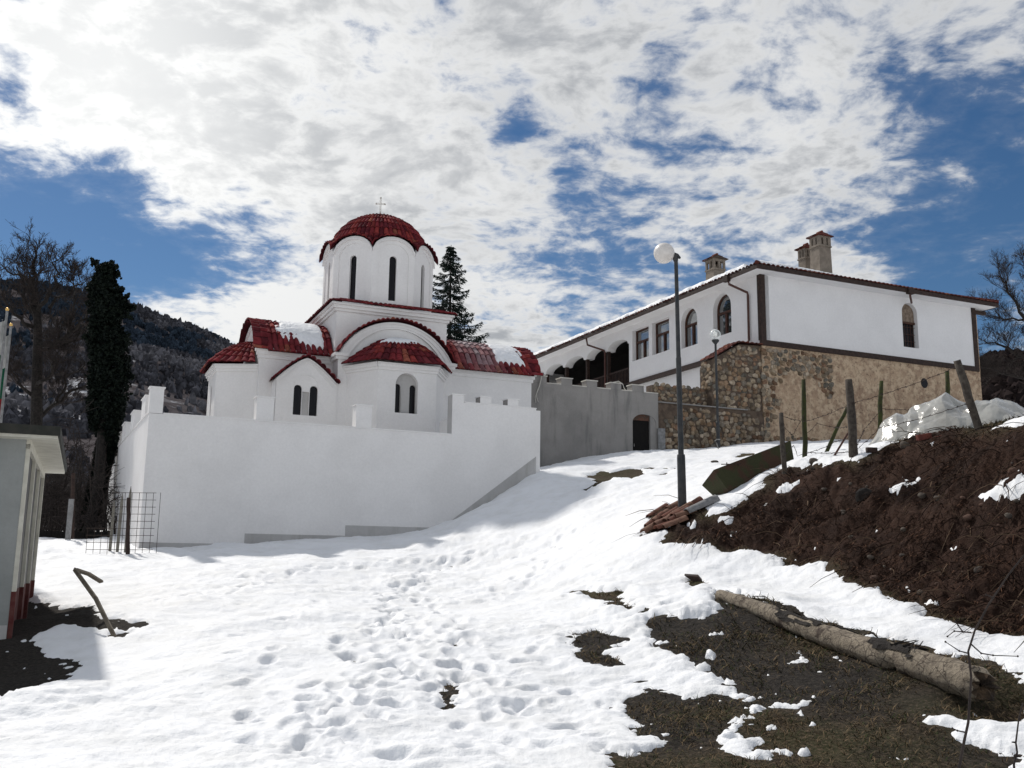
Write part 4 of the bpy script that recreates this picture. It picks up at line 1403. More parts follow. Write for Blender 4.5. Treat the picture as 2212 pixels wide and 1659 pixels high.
# the trapezoid/triangle sides: dense tile rows near the eaves, plain courses above
def strip(c0, c1, ins):
    d = np.array(c1) - np.array(c0); L = np.linalg.norm(d); d /= L
    def f(u, v):
        u = np.asarray(u); v = np.asarray(v)
        t = (1 - v) * ins[2]
        k0 = c0[0] + ins[0] * t; k1 = c0[1] + ins[1] * t
        # shrink along the eave with the hips
        s = t + (L - 2 * t) * u
        return HF.pn(c0[0] + d[0] * s + ins[0] * t, c0[1] + d[1] * s + ins[1] * t, EZ + SL * t)
    return f, L
f1, L1 = strip((x0, y0), (x1, y0), (0, 1, 6.9))
tiles(rf, f1, 58, 20, .065, .03, BROWN, BROWNW, K=4, seed=31)
f2, L2 = strip((x0, y1), (x0, y0), (1, 0, 6.9))
tiles(rf, f2, 100, 20, .065, .03, BROWN, BROWNW, K=3, seed=32)
f3, _ = strip((x1, y0), (x1, y1), (-1, 0, 6.9)); f4, _ = strip((x1, y1), (x0, y1), (0, -1, 6.9))
for f_ in (f3, f4):
    uu, vv = np.meshgrid(np.linspace(0, 1, 12), np.linspace(0, 1, 6)); rf.grid(f_(uu.ravel(), vv.ravel()).reshape(6, 12, 3), BROWN[0])
for c0 in ((x0, y0), (x1, y0)):
    rf.tube([HF.p(c0[0], c0[1], EZ + .06), HF.p(R0[0], R0[1], RZ + .06)], .10, 8, BROWN[1])
rfo = rf.build('roof', M['tile'], house)
fa_ = MB()
fa_.box(HF, (x0, x1), (y0, y0 + .05), (EZ - .20, EZ - .01)); fa_.box(HF, (x0, x0 + .05), (y0 + .05, y1), (EZ - .20, EZ - .01)); fa_.box(HF, (x1 - .05, x1), (y0 + .05, y1), (EZ - .20, EZ - .01))
fa_.build('fascia', M['wood'], house)
sf = MB()
for q in ([(x0 + .05, y0 + .05), (x1 - .05, y0 + .05), (HWD, 0), (0, 0)], [(x0 + .05, y0 + .05), (0, 0), (0, HL), (x0 + .05, y1)], [(x1 - .05, y0 + .05), (x1 - .05, y1), (HWD, HL), (HWD, 0)]):
    zq = [EZ - .185 if (a_ < -.1 or b_ < -.1 or a_ > HWD + .1) else EZ - .17 for a_, b_ in q]
    sf.add([HF.p(a_, b_, z) for (a_, b_), z in zip(q, zq)], [(0, 1, 2, 3)])
sf.build('soffit', M['houseW'], house)
# gutter pipes
def pipe(pts, r=.055):
    p_ = MB(); p_.tube(pts, r, 8); return p_.build('downpipe', mk_once('brown_pipe'), house)
def mk_once(n):
    if n not in M: M[n] = mk(n, (.085, .035, .026), (.06, .026, .02), 9, .5)
    return M[n]
pipe([HF.p(-.72, 1.35, 12.62), HF.p(-.70, 1.33, 12.40), HF.p(-.10, .80, 11.95), HF.p(-.09, .78, 11.80), HF.p(-.09, .80, 9.75), HF.p(-.25, .80, 9.55), HF.p(-.3, .6, 9.3)])
pipe([HF.p(-.72, 14.9, 12.62), HF.p(-.70, 14.8, 12.2), HF.p(-.05, 14.0, 11.78), HF.p(-.05, 13.9, 11.6), HF.p(-.05, 13.9, 9.5)])
pipe([HF.p(8.1, -.83, 12.62), HF.p(8.1, -.80, 12.42), HF.p(8.35, -.6, 12.32), HF.p(8.75, -.25, 12.30)], .05)
p_ = MB(); p_.box(HF, (7.95, 8.3), (-.90, -.70), (12.52, 12.80)); p_.build('gutter_box', M['wood'], house)
p_ = MB(); p_.box(HF, (-.90, -.70), (1.2, 1.55), (12.52, 12.80)); p_.build('gutter_box', M['wood'], house)
# chimneys
def chimney(a_, b_, wd, dp, z1, arched, roofcol):
    z0 = float(roofpt(np.array(a_), np.array(b_))) - .6
    m_ = MB()
    hd = .60
    m_.prism([HF.p(a_ + sx * wd / 2 * 1.06, b_ + sy * dp / 2 * 1.06, z0) for sx, sy in ((-1, -1), (1, -1), (1, 1), (-1, 1))], (0, 0, .01))
    lo = [HF.p(a_ + sx * wd / 2 * 1.06, b_ + sy * dp / 2 * 1.06, z0) for sx, sy in ((-1, -1), (1, -1), (1, 1), (-1, 1))]
    hi = [HF.p(a_ + sx * wd / 2 * .96, b_ + sy * dp / 2 * .96, z1 - hd) for sx, sy in ((-1, -1), (1, -1), (1, 1), (-1, 1))]
    m_.add(lo + hi, [(0, 1, 5, 4), (1, 2, 6, 5), (2, 3, 7, 6), (3, 0, 4, 7), (4, 5, 6, 7)])
    fr = Fr(HF.p(a_, b_, 0), 66)
    wd2, dp2 = wd * 1.0, dp * 1.0
    m_.box(fr, (-wd2 / 2 - .03, wd2 / 2 + .03), (-dp2 / 2 - .03, dp2 / 2 + .03), (z1 - hd, z1 - hd + .07))
    for sgn, ax in ((-1, 0), (1, 0), (-1, 1), (1, 1)):
        W_ = wd2 if ax == 0 else dp2
        if ax == 0: Pk = lambda x, z, d, s=sgn: fr.p(x, s * (dp2 / 2 - d), z)
        else: Pk = lambda x, z, d, s=sgn: fr.p(s * (wd2 / 2 - d), x, z)
        n_ = 2
        hs = [arch(W_ * q, W_ * (.16 if arched else .26), z1 - hd + .12, z1 - .10, 8) if arched else [(W_ * q - W_ * .14, z1 - hd + .09), (W_ * q + W_ * .14, z1 - hd + .09), (W_ * q + W_ * .14, z1 - .14), (W_ * q - W_ * .14, z1 - .14)] for q in (-.2, .2)]
        m_.panel(Pk, [(-W_ / 2, z1 - hd + .07), (W_ / 2, z1 - hd + .07), (W_ / 2, z1), (-W_ / 2, z1)], hs, .10)
    co = m_.build('chimney', M['chim'], rfo)
    c_ = MB()
    e_ = .12; rz = z1 + .24
    pts = [fr.p(sx * (wd2 / 2 + e_), sy * (dp2 / 2 + e_), z1 - .02) for sx, sy in ((-1, -1), (1, -1), (1, 1), (-1, 1))] + [fr.p(0, -dp2 / 2 * .55, rz), fr.p(0, dp2 / 2 * .55, rz)]
    c_.add(pts, [(0, 1, 4), (1, 2, 5, 4), (2, 3, 5), (3, 0, 4, 5), (3, 2, 1, 0)], roofcol)
    for i_, (A_, B_) in enumerate(((1, 2), (3, 0))):
        f_ = lambda u, v, A_=A_, B_=B_, i_=i_: np.stack([(pts[4 + (0 if i_ == 0 else 1)] * (1 - u_) + pts[4 + (1 if i_ == 0 else 0)] * u_) * (1 - v_) + (pts[A_] * (1 - u_) + pts[B_] * u_) * v_ for u_, v_ in zip(np.atleast_1d(u), np.atleast_1d(v))])
        tiles(c_, f_, 6, 2, .05, .02, BROWN, BROWNW, K=3, seed=41 + i_, base=False)
    c_.tube([pts[4] + np.array([0, 0, .03]), pts[5] + np.array([0, 0, .03])], .07, 6, BROWN[2])
    c_.build('chimney_cap', M['tile'], co)
M['chim'] = mk('chimney_render', (.26, .22, .18), (.19, .16, .13), 3, .95, .3, 25)
chimney(7.43, 4.33, .80, .72, 16.75, True, BROWN[0])
chimney(7.72, 5.75, .64, .58, 16.55, True, BROWN[0])
chimney(2.05, 6.10, .74, .70, 15.25, False, (.10, .075, .06))
chimney(2.6, 14.6, .80, .70, 14.35, False, BROWN[1])
# snow on the house roof
def lm(u, v):
    t = (1 - v) * 6.9; b_ = (1 - u) * L2
    d = np.minimum(t - .12 - .10 * np.sin(b_ * 2.1) * (b_ > 4) - .10 * np.sin(b_ * 5.3), 6.6 - t)
    return np.minimum(d, np.minimum(u * L2, (.975 - u) * L2))
snow_patch('roof_snow', f2, lm, .26, 420, 120, 'thick snow along the left eave of the house roof')
def fm(u, v):
    t = (1 - v) * 6.9; a_ = u * L1
    return np.minimum(t - .35 - np.maximum(0, a_ - 1.2) * .32, 6.5 - t) * .9
snow_patch('roof_snow', f1, fm, .18, 180, 120, 'snow left on the near corner of the house roof beside the hip')

# ================================================================== GREY WALL, GATE, STONE WALL
gw = thing('gate_wall', HF.p(-8.4, .2, 4), 'grey rendered battlemented wall with the arched gateway', 'wall')
b = MB()
gt = arch(-6.09, 1.12, 2.0, 5.86, 16, .36)
b.panel(Pr, [(-11.9, 1.0), (-5.42, 1.0), (-5.42, 6.76), (-11.9, 6.76)], [gt], .45)
b.box(HF, (-11.9, -11.5), (.01, .42), (1, 6.75)); b.box(HF, (-5.8, -5.425), (.02, .45), (1, 6.755)); b.box(HF, (-11.9, -5.43), (.40, .45), (6.0, 6.75))
b.box(HF, (-11.9, -11.3), (-.006, .36), (5.2, 7.0))
b.build('wall', M['concrete'], gw)
for x0_, x1_ in ((-11.26, -10.55), (-9.91, -9.42), (-8.77, -8.29), (-7.66, -7.17), (-6.66, -6.10)):
    merlon(HF, (x0_, x1_), (.0, .40), 6.765, 7.03, M['concrete'], gw, M['cap'])
cpb = MB()
for x0_, x1_ in ((-10.55, -9.91), (-9.42, -8.77), (-8.29, -7.66), (-7.17, -6.66), (-6.10, -5.42)):
    cpb.box(HF, (x0_ + .002, x1_ + (.0 if x1_ > -5.5 else -.002)), (-.02, .43), (6.765, 6.795))
cpb.build('coping', M['cap'], gw)
dd = MB()
dd.box(HF, (-6.66, -5.52), (.13, .19), (2.0, 5.60))
do = dd.build('gate_door', M['black'], gw)
dh = MB(); dh.box(HF, (-6.54, -6.51), (.09, .13), (4.52, 4.64)); dh.build('handle', M['galv'], do)
lt = MB()
lt.prism([Pr(x, z, .10) for x, z in ([(-6.65, 5.605), (-5.53, 5.605)] + [(x, z) for x, z in gt if z > 5.61])], HF.B * .08)
lt.build('brick_tympanum', mk('old_brick', (.13, .065, .045), (.075, .052, .04), 7, .95, .4, 20), gw)
M['bufflime'] = mk('pinkish_render', (.33, .24, .185), (.22, .17, .14), 3, .95, .2, 25)
bd = MB(); bd.box(Fr(HF.p(-5.50, -.10, 0), 66), (0, .34), (0, .035), (4.2, 5.32))
tag(bd.build('board', M['concpost'], None, HF.p(-5.35, -.08, 4.2)), 'pale grey board leaning on the wall beside the gateway', 'board')

sw = thing('rubble_wall', HF.p(-3, .3, 4), 'rubble stone wall of two tiers between the gateway and the house', 'wall')
b = MB()
b.box(HF, (-5.42, .0), (.03, .60), (2, 6.40))
b.box(HF, (-5.40, -2.66), (.48, .95), (5.9, 7.22)); b.box(HF, (-2.66, -.02), (.10, .95), (5.9, 8.2))
b.prism([HF.p(-2.64, .08, 8.1), HF.p(-.005, .08, 8.1), HF.p(-.005, .08, 9.36), HF.p(-1.2, .08, 9.30), HF.p(-2.64, .08, 8.50)], HF.B * .8)
bo = b.build('core', M['mortar'], sw)
st = MB()
stonework(st, Pr, -5.1, -.1, 4.1, 6.32, .19, 5, lambda x, z: z < 6.25 + .08 * math.sin(x * 3) and not (x < -4.6 and z > 5.7), nA)
st.build('lower_facing', M['rock'], sw)
st = MB()
stonework(st, lambda x, z, d: HF.p(x, .48 + d, z), -5.38, -2.5, 6.44, 7.30, .18, 6, lambda x, z: not (z > 7.2 and (-3.55 < x < -3.35 or -4.6 < x < -4.5 or x < -5.3)), nA)
stonework(st, lambda x, z, d: HF.p(x, .08 + d, z), -2.58, -.05, 6.44, 9.25, .19, 7, lambda x, z: z < 8.42 + (x + 2.64) * .60, nA)
stonework(st, lambda x, z, d: HF.p(-2.66, .1 + x, z), .0, .8, 7.2, 8.45, .2, 8, None, -HF.A)
st.build('upper_facing', M['rock'], sw)
lg = MB(); lg.prism([HF.p(-5.42, -.03, 6.40), HF.p(-.9, -.03, 6.40), HF.p(-.9, .47, 6.46), HF.p(-5.42, .47, 6.46)], (0, 0, .05)); lg.build('ledge', M['concrete'], sw)
tb_ = MB()
fT = lambda u, v: HF.pn(-2.72 + 2.7 * np.asarray(u), .9 - 1.02 * np.asarray(v), np.minimum(8.56 + 2.7 * np.asarray(u) * .60, 9.40) - .03 * np.asarray(v))
tiles(tb_, fT, 11, 3, .04, .02, BROWN, BROWNW, seed=51)
tb_.build('tile_coping', M['tile'], sw)

# ================================================================== LAMPS
def on(u, v):
    p = hit(u, v)
    return np.array([p[0], p[1], gz(*p)])


lb = at(1474, 1092, 20.0)
lt_ = at(1460, 556, 20.0)
H1 = lt_[2] - lb[2]
lamp = thing('street_lamp', lb, 'tall dark lamp post with an opal white globe rising from the roof tile heap', 'street lamp')
ax = (lt_ - lb)
def lp(t, dx=0, dz=0): return lb + ax * t + RT * dx + np.array([0, 0, dz])
b = MB()
b.tube([lp(-.1), lp(.0), lp(.185), lp(.198), lp(.199)], [.088, .088, .084, .078, .058], 14)
b.build('pole_base', M['steel'], lamp, smooth=False)
b = MB()
b.tube([lp(.199), lp(.578), lp(.585), lp(.586), lp(.99), lp(1.0)], [.058, .055, .052, .046, .040, .040], 14)
b.build('pole', M['steel'], lamp)
gc = at(1434.5, 547, 20.0)
b = MB()
b.tube([lp(.985), lp(1.0, -.02, .02), (lp(1.0) * .45 + gc * .55) + np.array([0, 0, .0])], [.05, .075, .05], 10)
b.tube([lp(1.0, -.06, .09), lp(1.0, .02, .03), lp(1.0, .10, -.02)], [.035, .06, .02], 8)
b.build('bracket', M['steel'], lamp)
b = MB(); b.ball(gc, .222, 28, 18); b.build('globe', M['opal'], lamp, smooth=True)

l2 = at(1552, 968, 38.6); l2[2] = gz(l2[0], l2[1]) - .05
l2t = at(1545.5, 737, 38.6)
lamp2 = thing('street_lamp', l2, 'slim lamp post with a clear glass globe before the rubble wall', 'street lamp')
b = MB(); b.tube([l2, l2 * .75 + l2t * .25, l2 * .74 + l2t * .26, l2t], [.075, .07, .05, .045], 10); b.build('pole', M['steel'], lamp2)
b = MB(); b.lathe(l2t, [(.05, -.12), (.10, -.06), (.15, .0), (.15, .05), (.09, .06)], 14); b.build('collar', M['steel'], lamp2)
def clear_mat():
    m = bpy.data.materials.new('clear_globe'); m.use_nodes = True; nt_ = m.node_tree; g = G(nt_)
    bs = nt_.nodes['Principled BSDF']; bs.inputs['Base Color'].default_value = (.9, .95, .93, 1); bs.inputs['Roughness'].default_value = .08
    tr = g.n('ShaderNodeBsdfTransparent'); fz = g.n('ShaderNodeLayerWeight'); fz.inputs[0].default_value = .35
    mx = g.n('ShaderNodeMixShader', ins={0: g.math('ADD', g.math('MULTIPLY', fz.outputs['Facing'], .75), .12), 1: tr.outputs[0], 2: bs.outputs[0]})
    nt_.links.new(mx.outputs[0], nt_.nodes['Material Output'].inputs[0]); return m
g2c = at(1545, 723, 38.6)
b = MB(); b.ball(g2c, .225, 24, 16); b.build('globe', clear_mat(), lamp2, smooth=True)
b = MB(); b.ball(g2c + np.array([0, 0, .02]), .085, 12, 10, (1, 1, 1.5)); b.build('bulb', mk('white_bulb', (.9, .9, .86), rough=.3), lamp2, smooth=True)

# bent metal rod near the slim lamp
p0 = at(1554, 982, 37.2); p0[2] = gz(p0[0], p0[1])
b = MB(); b.tube([p0 - (0, 0, .1), p0 + np.array([-.10, 0, .25]), p0 + np.array([-.16, 0, .34]), p0 + np.array([-.08, 0, .40]), p0 + np.array([.06, 0, .40])], .022, 7)
tag(b.build('bent_rod', M['galv'], None, p0), 'bent grey metal rod sticking out of the snow by the slim lamp', 'rod')

# cable hanging over the first battlement of the gate wall
def wp(x, z, d=-.06): return HF.p(x, d, z)
b = MB()
b.tube([wp(-10.80, 7.12, .2), wp(-10.79, 7.12), wp(-10.82, 6.9), wp(-10.90, 6.6), wp(-11.0, 6.35)], .022, 6)
b.tube([wp(-11.0, 6.35), wp(-11.07, 6.15), wp(-11.03, 5.95)], .012, 5); b.tube([wp(-11.0, 6.35), wp(-11.02, 6.2), wp(-10.93, 5.98)], .012, 5)
tag(b.build('cable', M['cable'], None, wp(-10.9, 6.6)), 'pale cable hanging down the first battlement of the grey wall', 'cable')
b = MB(); b.tube([wp(-7.5, 7.08, .1), wp(-7.3, 7.13, .0), wp(-7.12, 7.02, -.03), wp(-7.0, 6.86, .05), wp(-6.85, 6.83, .2)], .018, 6)
tag(b.build('cable', M['cable'], None, wp(-7.3, 7.0)), 'short grey cable looped over the fourth battlement above the gate', 'cable')

# ================================================================== HEAP OF TILES, TROUGH, LOG, STICKS
def gx3(p, dz=0): return np.array([p[0], p[1], gz(p[0], p[1]) + dz])


def half_tile(r0, r1, L, th=.014, n=9):
    mb_ = MB()
    A_ = np.linspace(0, math.pi, n)
    rows = []
    for (x, r) in ((-L / 2, r0), (L / 2, r1)):
        rows.append([np.array([x, r * math.cos(a), r * math.sin(a)]) for a in A_])
        rows.append([np.array([x, (r - th) * math.cos(a), (r - th) * math.sin(a)]) for a in A_])
    o0, i0, o1, i1 = rows
    V = np.array(o0 + i0 + o1 + i1)
    F = []
    for k in range(n - 1):
        F += [(k, k + 1, 2 * n + k + 1, 2 * n + k), (n + k, 3 * n + k, 3 * n + k + 1, n + k + 1), (k, n + k, n + k + 1, k + 1), (2 * n + k, 2 * n + k + 1, 3 * n + k + 1, 3 * n + k)]
    for k in (0, n - 1): F.append((k, 2 * n + k, 3 * n + k, n + k))
    return mb_.add(V, F)


M['oldtile'] = mk('old_roof_tile', (.17, .065, .042), (.12, .055, .040), 9, .9, .3, 40)
M['oldtile2'] = mk('pale_roof_tile', (.22, .125, .085), (.14, .07, .05), 8, .9, .3, 40)
proto = {}
heap = [  # (u, v, tilt, material, length)
    (1421, 1110, .1, 0, .62), (1455, 1098, .0, 1, .46), (1428, 1121, .1, 1, .50), (1448, 1116, .1, 0, .44), (1407, 1145, .05, 1, .52), (1432, 1132, .0, 1, .42), (1447, 1124, .05, 1, .46), (1465, 1122, .1, 0, .45), (1458, 1136, .0, 1, .55), (1437, 1141, -.1, 0, .46), (1493, 1097, .15, 0, .55), (1474, 1106, .1, 1, .5), (1470, 1112, .0, 0, .5), (1415, 1130, .2, 0, .5), (1480, 1116, -.1, 1, .46)]
dirl = azv(62)
for i, (u, v, tl, mi, L) in enumerate(heap):
    p = on(u, v)
    key = (mi, L)
    mat = M['oldtile2'] if mi else M['oldtile']
    mb_ = half_tile(.075, .092, L)
    e1 = dirl * math.cos(.33 + tl) + np.array([0, 0, 1]) * math.sin(.33 + tl)
    yaw = RNG.normal(0, .16)
    e1 = e1 + azv(-28) * yaw; e1 /= np.linalg.norm(e1)
    e2 = np.cross([0, 0, 1], e1); e2 /= np.linalg.norm(e2); e3 = np.cross(e1, e2)
    V = mb_.v[0]
    mb_.v[0] = p + np.array([0, 0, .03]) + V[:, :1] * e1 + V[:, 1:2] * e2 + V[:, 2:] * e3
    o = mb_.build('roof_tile', mat, None, p)
    tag(o, 'loose curved red clay tile in the heap at the foot of the tall lamp post', 'roof tile', 'clay tiles heaped at the lamp post')
p = on(1516, 1100)
mb_ = half_tile(.10, .12, .8, .02, 11)
e1 = dirl * math.cos(.36) + np.array([0, 0, 1]) * math.sin(.36); e2 = np.cross([0, 0, 1], e1); e2 /= np.linalg.norm(e2); e3 = np.cross(e1, e2)
V = mb_.v[0]; mb_.v[0] = p + np.array([0, 0, .04]) + V[:, :1] * e1 + V[:, 1:2] * e2 + V[:, 2:] * e3
tag(mb_.build('half_pipe', M['concpost'], None, p), 'grey concrete half pipe lying beside the clay tile heap', 'pipe')

# tipped metal trough on the edge of the bank
M['trough'] = mk('rusty_green_steel', (.040, .042, .018), (.060, .032, .020), 2.2, .8, .3, 30, spec=.25, lo=.45, hi=.6)
q0 = at(1569, 1053, 20.3); q1 = at(1722, 993, 20.9)
ex = q1 - q0; Lx = np.linalg.norm(ex); ex /= Lx
ey = np.cross([0, 0, 1.0], ex); ey /= np.linalg.norm(ey); ez = np.cross(ex, ey)
ez = ez * math.cos(.42) - ey * math.sin(-.42); ez /= np.linalg.norm(ez); ey = np.cross(ez, ex)
def tp(x, y, z): return q0 + ex * x + ey * y + ez * z
b = MB()
hx0, hx1, hh, ww_ = -.10, Lx + .06, .42, .62
outer = lambda x, y, z: tp(x, y, z)
bot = [(.0, 0, -.08), (Lx - .12, 0, -.08), (Lx - .12, ww_ - .1, -.08), (.0, ww_ - .1, -.08)]
topv = [(hx0, -.10, hh), (hx1, -.10, hh), (hx1, ww_, hh), (hx0, ww_, hh)]
inb = [(.04, .04, -.04), (Lx - .16, .04, -.04), (Lx - .16, ww_ - .14, -.04), (.04, ww_ - .14, -.04)]
int_ = [(hx0 + .05, -.05, hh), (hx1 - .05, -.05, hh), (hx1 - .05, ww_ - .05, hh), (hx0 + .05, ww_ - .05, hh)]
V = [tp(*k_) for k_ in bot + topv + inb + int_]
F = [(3, 2, 1, 0), (8, 9, 10, 11)]
for i in range(4):
    j = (i + 1) % 4
    F += [(i, j, 4 + j, 4 + i), (8 + i, 12 + i, 12 + j, 8 + j), (4 + i, 4 + j, 12 + j, 12 + i)]
b.add(V, F)
trough = b.build('feed_trough', M['trough'], None, q0)
tag(trough, 'rusty green metal trough tipped on the edge of the earth bank', 'trough')
b = MB(); b.tube([tp(.55, .3, hh), tp(.35, .3, hh + .10), at(1600, 1002, 20.4), at(1558, 1003, 20.4)], .011, 6); b.tube([at(1570, 1007, 20.4), at(1570, 999, 20.4)], .012, 5); b.build('rod_handle', M['wire'], trough)

# the log
l0 = at(1556, 1283, 13.4); l1 = at(2128, 1496, 8.9)
logp = [gx3(l0, .06), None, None, None, None, gx3(l1, .12)]
nL = 48
P_ = np.array([l0 * (1 - t) + l1 * t for t in np.linspace(0, 1, nL)])
P_[:, 2] = [gz(a[0], a[1]) + .085 + .045 * t for a, t in zip(P_, np.linspace(0, 1, nL))]
P_[:, 2] = np.linspace(P_[0, 2], P_[-1, 2], nL) * .7 + P_[:, 2] * .3
P_[:, 2] += .012 * np.sin(np.linspace(0, 9, nL))
P_[:, 2] -= .05
Rr = np.linspace(.080, .155, nL) * (1 + .05 * np.sin(np.arange(nL) * 2.1) + .04 * RNG.normal(size=nL))
Rr[-1] *= .86


def log_mat():
    m = bpy.data.materials.new('peeling_log'); m.use_nodes = True
    g = G(m.node_tree); bs = m.node_tree.nodes['Principled BSDF']
    pos = g.n('ShaderNodeNewGeometry').outputs['Position']
    n1 = g.noise(pos, 2.4, 6, .7, .3).outputs[0]; n2 = g.noise(pos, 24, 6, .7).outputs[0]
    vo = g.n('ShaderNodeTexVoronoi', ins={'Vector': g.vmath('ADD', pos, g.vmath('MULTIPLY', g.noise(pos, 6, 3).outputs['Color'], (.12, .12, .12)).outputs[0]).outputs[0], 'Scale': 7.0}); vo.feature = 'DISTANCE_TO_EDGE'
    c = g.mix(g.sstep(g.noise(pos, 9, 5, .6).outputs[0], .4, .65), (.31, .26, .195), (.19, .155, .115))
    c = g.mix(g.sstep(n1, .54, .62), c, (.075, .052, .038))
    c = g.mix(g.math('MULTIPLY', g.sstep(vo.outputs['Distance'], .045, .0), .85), c, (.045, .032, .024))
    c = g.mix(g.math('MULTIPLY', g.sstep(n2, .52, .70), .7), c, (.06, .043, .032))
    m.node_tree.links.new(c, bs.inputs['Base Color'])
    bs.inputs['Roughness'].default_value = .9
    b_ = g.n('ShaderNodeBump', ins={'Strength': .9, 'Distance': .05, 'Height': n2}); m.node_tree.links.new(b_.outputs[0], bs.inputs['Normal'])
    return m


M['log'] = log_mat()
b = MB()
b.tube(P_, Rr, 22, cap=False)
V = b.v[0].reshape(nL, 22, 3)
cen = P_[:, None]
k_ = 1 + .055 * gnoise((np.arange(nL)[:, None] * .30 + np.zeros((1, 22))), np.arange(22)[None] * .6 + np.zeros((nL, 1)), 5) * 1.6
V = cen + (V - cen) * k_[..., None]
# splintered near end
endd = (P_[-1] - P_[-2]) / np.linalg.norm(P_[-1] - P_[-2])
V[-1] += endd * RNG.uniform(-.10, .08, 22)[:, None]
ci_ = int(.77 * nL); V[ci_] = cen[ci_] + (V[ci_] - cen[ci_]) * np.where(np.arange(22) % 22 < 14, .62, .95)[:, None]
b.v[0] = V.reshape(-1, 3)
logo = b.build('log', M['log'], None, P_[nL // 2], True)
ec_ = MB()
rim_ = V[-1]; cE = rim_.mean(0)
rr0 = [cE + (rim_ - cE) * k_ + endd * np.array([RNG.normal(0, .018) for _ in range(22)])[:, None] - endd * (.05 * (1 - k_)) for k_ in (1.0, .7, .4, .12)]
rr0[0] = rim_
ec_.grid(np.array([np.vstack([r_, r_[:1]]) for r_ in rr0]))
ec_.build('broken_end', mk('rotten_end_grain', (.030, .022, .017), (.11, .075, .048), 9, .95, .6, 30), logo)
tag(logo, 'long barkless log lying across the brown grass beside the snow', 'log')
for t0_, t1_, a0_, a1_ in ((.66, .84, .2, 4.4), (.02, .22, 1.6, 5.0), (.28, .48, .0, 2.6), (.48, .62, 1.6, 4.0)):
    ks_ = np.arange(int(t0_ * nL), int(t1_ * nL) + 1)
    na_ = 16
    A2 = np.linspace(a0_, a1_, na_)
    axd = P_[-1] - P_[0]; axd /= np.linalg.norm(axd); s1 = np.cross(axd, [0, 0, 1.0]); s1 /= np.linalg.norm(s1); s2 = np.cross(s1, axd)
    Pq = np.array([[P_[k] + (s1 * math.cos(a) + s2 * math.sin(a)) * (Rr[k] * RNG.uniform(1.03, 1.20)) + axd * RNG.normal(0, .02) for a in A2] for k in ks_])
    b = MB(); b.grid(Pq)
    nn_ = gnoise(np.arange(len(ks_))[:, None] * .45 + np.zeros((1, na_)) + t0_ * 90, np.arange(na_)[None] * .42 + np.zeros((len(ks_), 1)), 61)
    ed_ = np.minimum(np.minimum(np.arange(len(ks_)), np.arange(len(ks_))[::-1])[:, None] / 2.0, np.minimum(np.arange(na_), np.arange(na_)[::-1])[None] / 4.0)
    kp_ = (nn_ + np.minimum(ed_, .5) * 1.1 - .22) > 0
    b.f = [f_ for f_ in b.f if all(kp_.ravel()[i] for i in f_)]
    if b.f: b.build('bark_patch', M['bark'], logo)
b = MB()
for i in range(7):
    t = RNG.uniform(.76, .80); c_ = P_[int(t * nL)]
    a = RNG.uniform(.5, 2.4)
    b.tube([c_ + np.array([0, 0, .11]), c_ + np.array([RNG.normal(0, .06), RNG.normal(0, .06), .15]), c_ + np.array([RNG.normal(.05, .12), RNG.normal(0, .1), .19])], [.012, .009, .004], 5)
b.build('bark_scraps', M['bark'], logo)
# stubs of wire/twig on the log and in the snow
for (u, v, du, dv, lab) in ((1625, 1288, 55, 18, 'thin dark twig arching over the upper end of the log'), (1905, 1385, -40, -14, 'small twig lying on the middle of the log')):
    p = at(u, v, 12.6 if u < 1700 else 10.4); q = at(u + du, v + dv, 12.2 if u < 1700 else 10.3)
    b = MB(); m_ = (p + q) / 2 + np.array([0, 0, .05]); b.tube([p, m_, q], [.006, .006, .003], 5)
    for t in (.3, .6): b.tube([p * (1 - t) + q * t + (0, 0, .04), p * (1 - t) + q * t + np.array([.02, 0, .10])], [.004, .002], 4)
    tag(b.build('twig', M['twig'], None, p), lab, 'twig')
# dark board end poking from the snow
p = on(1500, 1258)
b = MB(); b.prism([p + np.array([-.16, 0, .10]), p + np.array([.06, .0, .09]), p + np.array([.16, .02, -.02]), p + np.array([-.06, .0, .03])], (0.02, .10, .03))
tag(b.build('board', M['wood'], None, p), 'dark board end poking out of a hollow in the snow', 'board')

# bent plank in the snow on the left
pl_ = [at(163, 1230, 14.2), at(219, 1255, 14.9), at(208, 1292, 13.7), at(253, 1368, 13.3)]
b = MB()
def strip_(pts, w_, th):
    for a, c in zip(pts[:-1], pts[1:]):
        d = c - a; d /= np.linalg.norm(d); s_ = np.cross(d, FW); s_ /= np.linalg.norm(s_)
        n_ = np.cross(d, s_)
        b.add([a - s_ * w_, a + s_ * w_, c + s_ * w_, c - s_ * w_, a - s_ * w_ + n_ * th, a + s_ * w_ + n_ * th, c + s_ * w_ + n_ * th, c - s_ * w_ + n_ * th], [(0, 1, 2, 3), (7, 6, 5, 4), (0, 4, 5, 1), (1, 5, 6, 2), (2, 6, 7, 3), (3, 7, 4, 0)])
strip_([pl_[0], pl_[2], pl_[3] - (0, 0, .08)], .026, .03)
strip_([pl_[0] + (0, 0, .01), pl_[0] * .5 + pl_[1] * .5 + (0, 0, .03), pl_[1]], .030, .03)
tag(b.build('broken_plank', mk('bleached_wood', (.20, .17, .13), (.11, .09, .07), 8, .9, .3, 40), None, pl_[3]), 'snapped grey plank bent like a seven in the snow', 'plank')

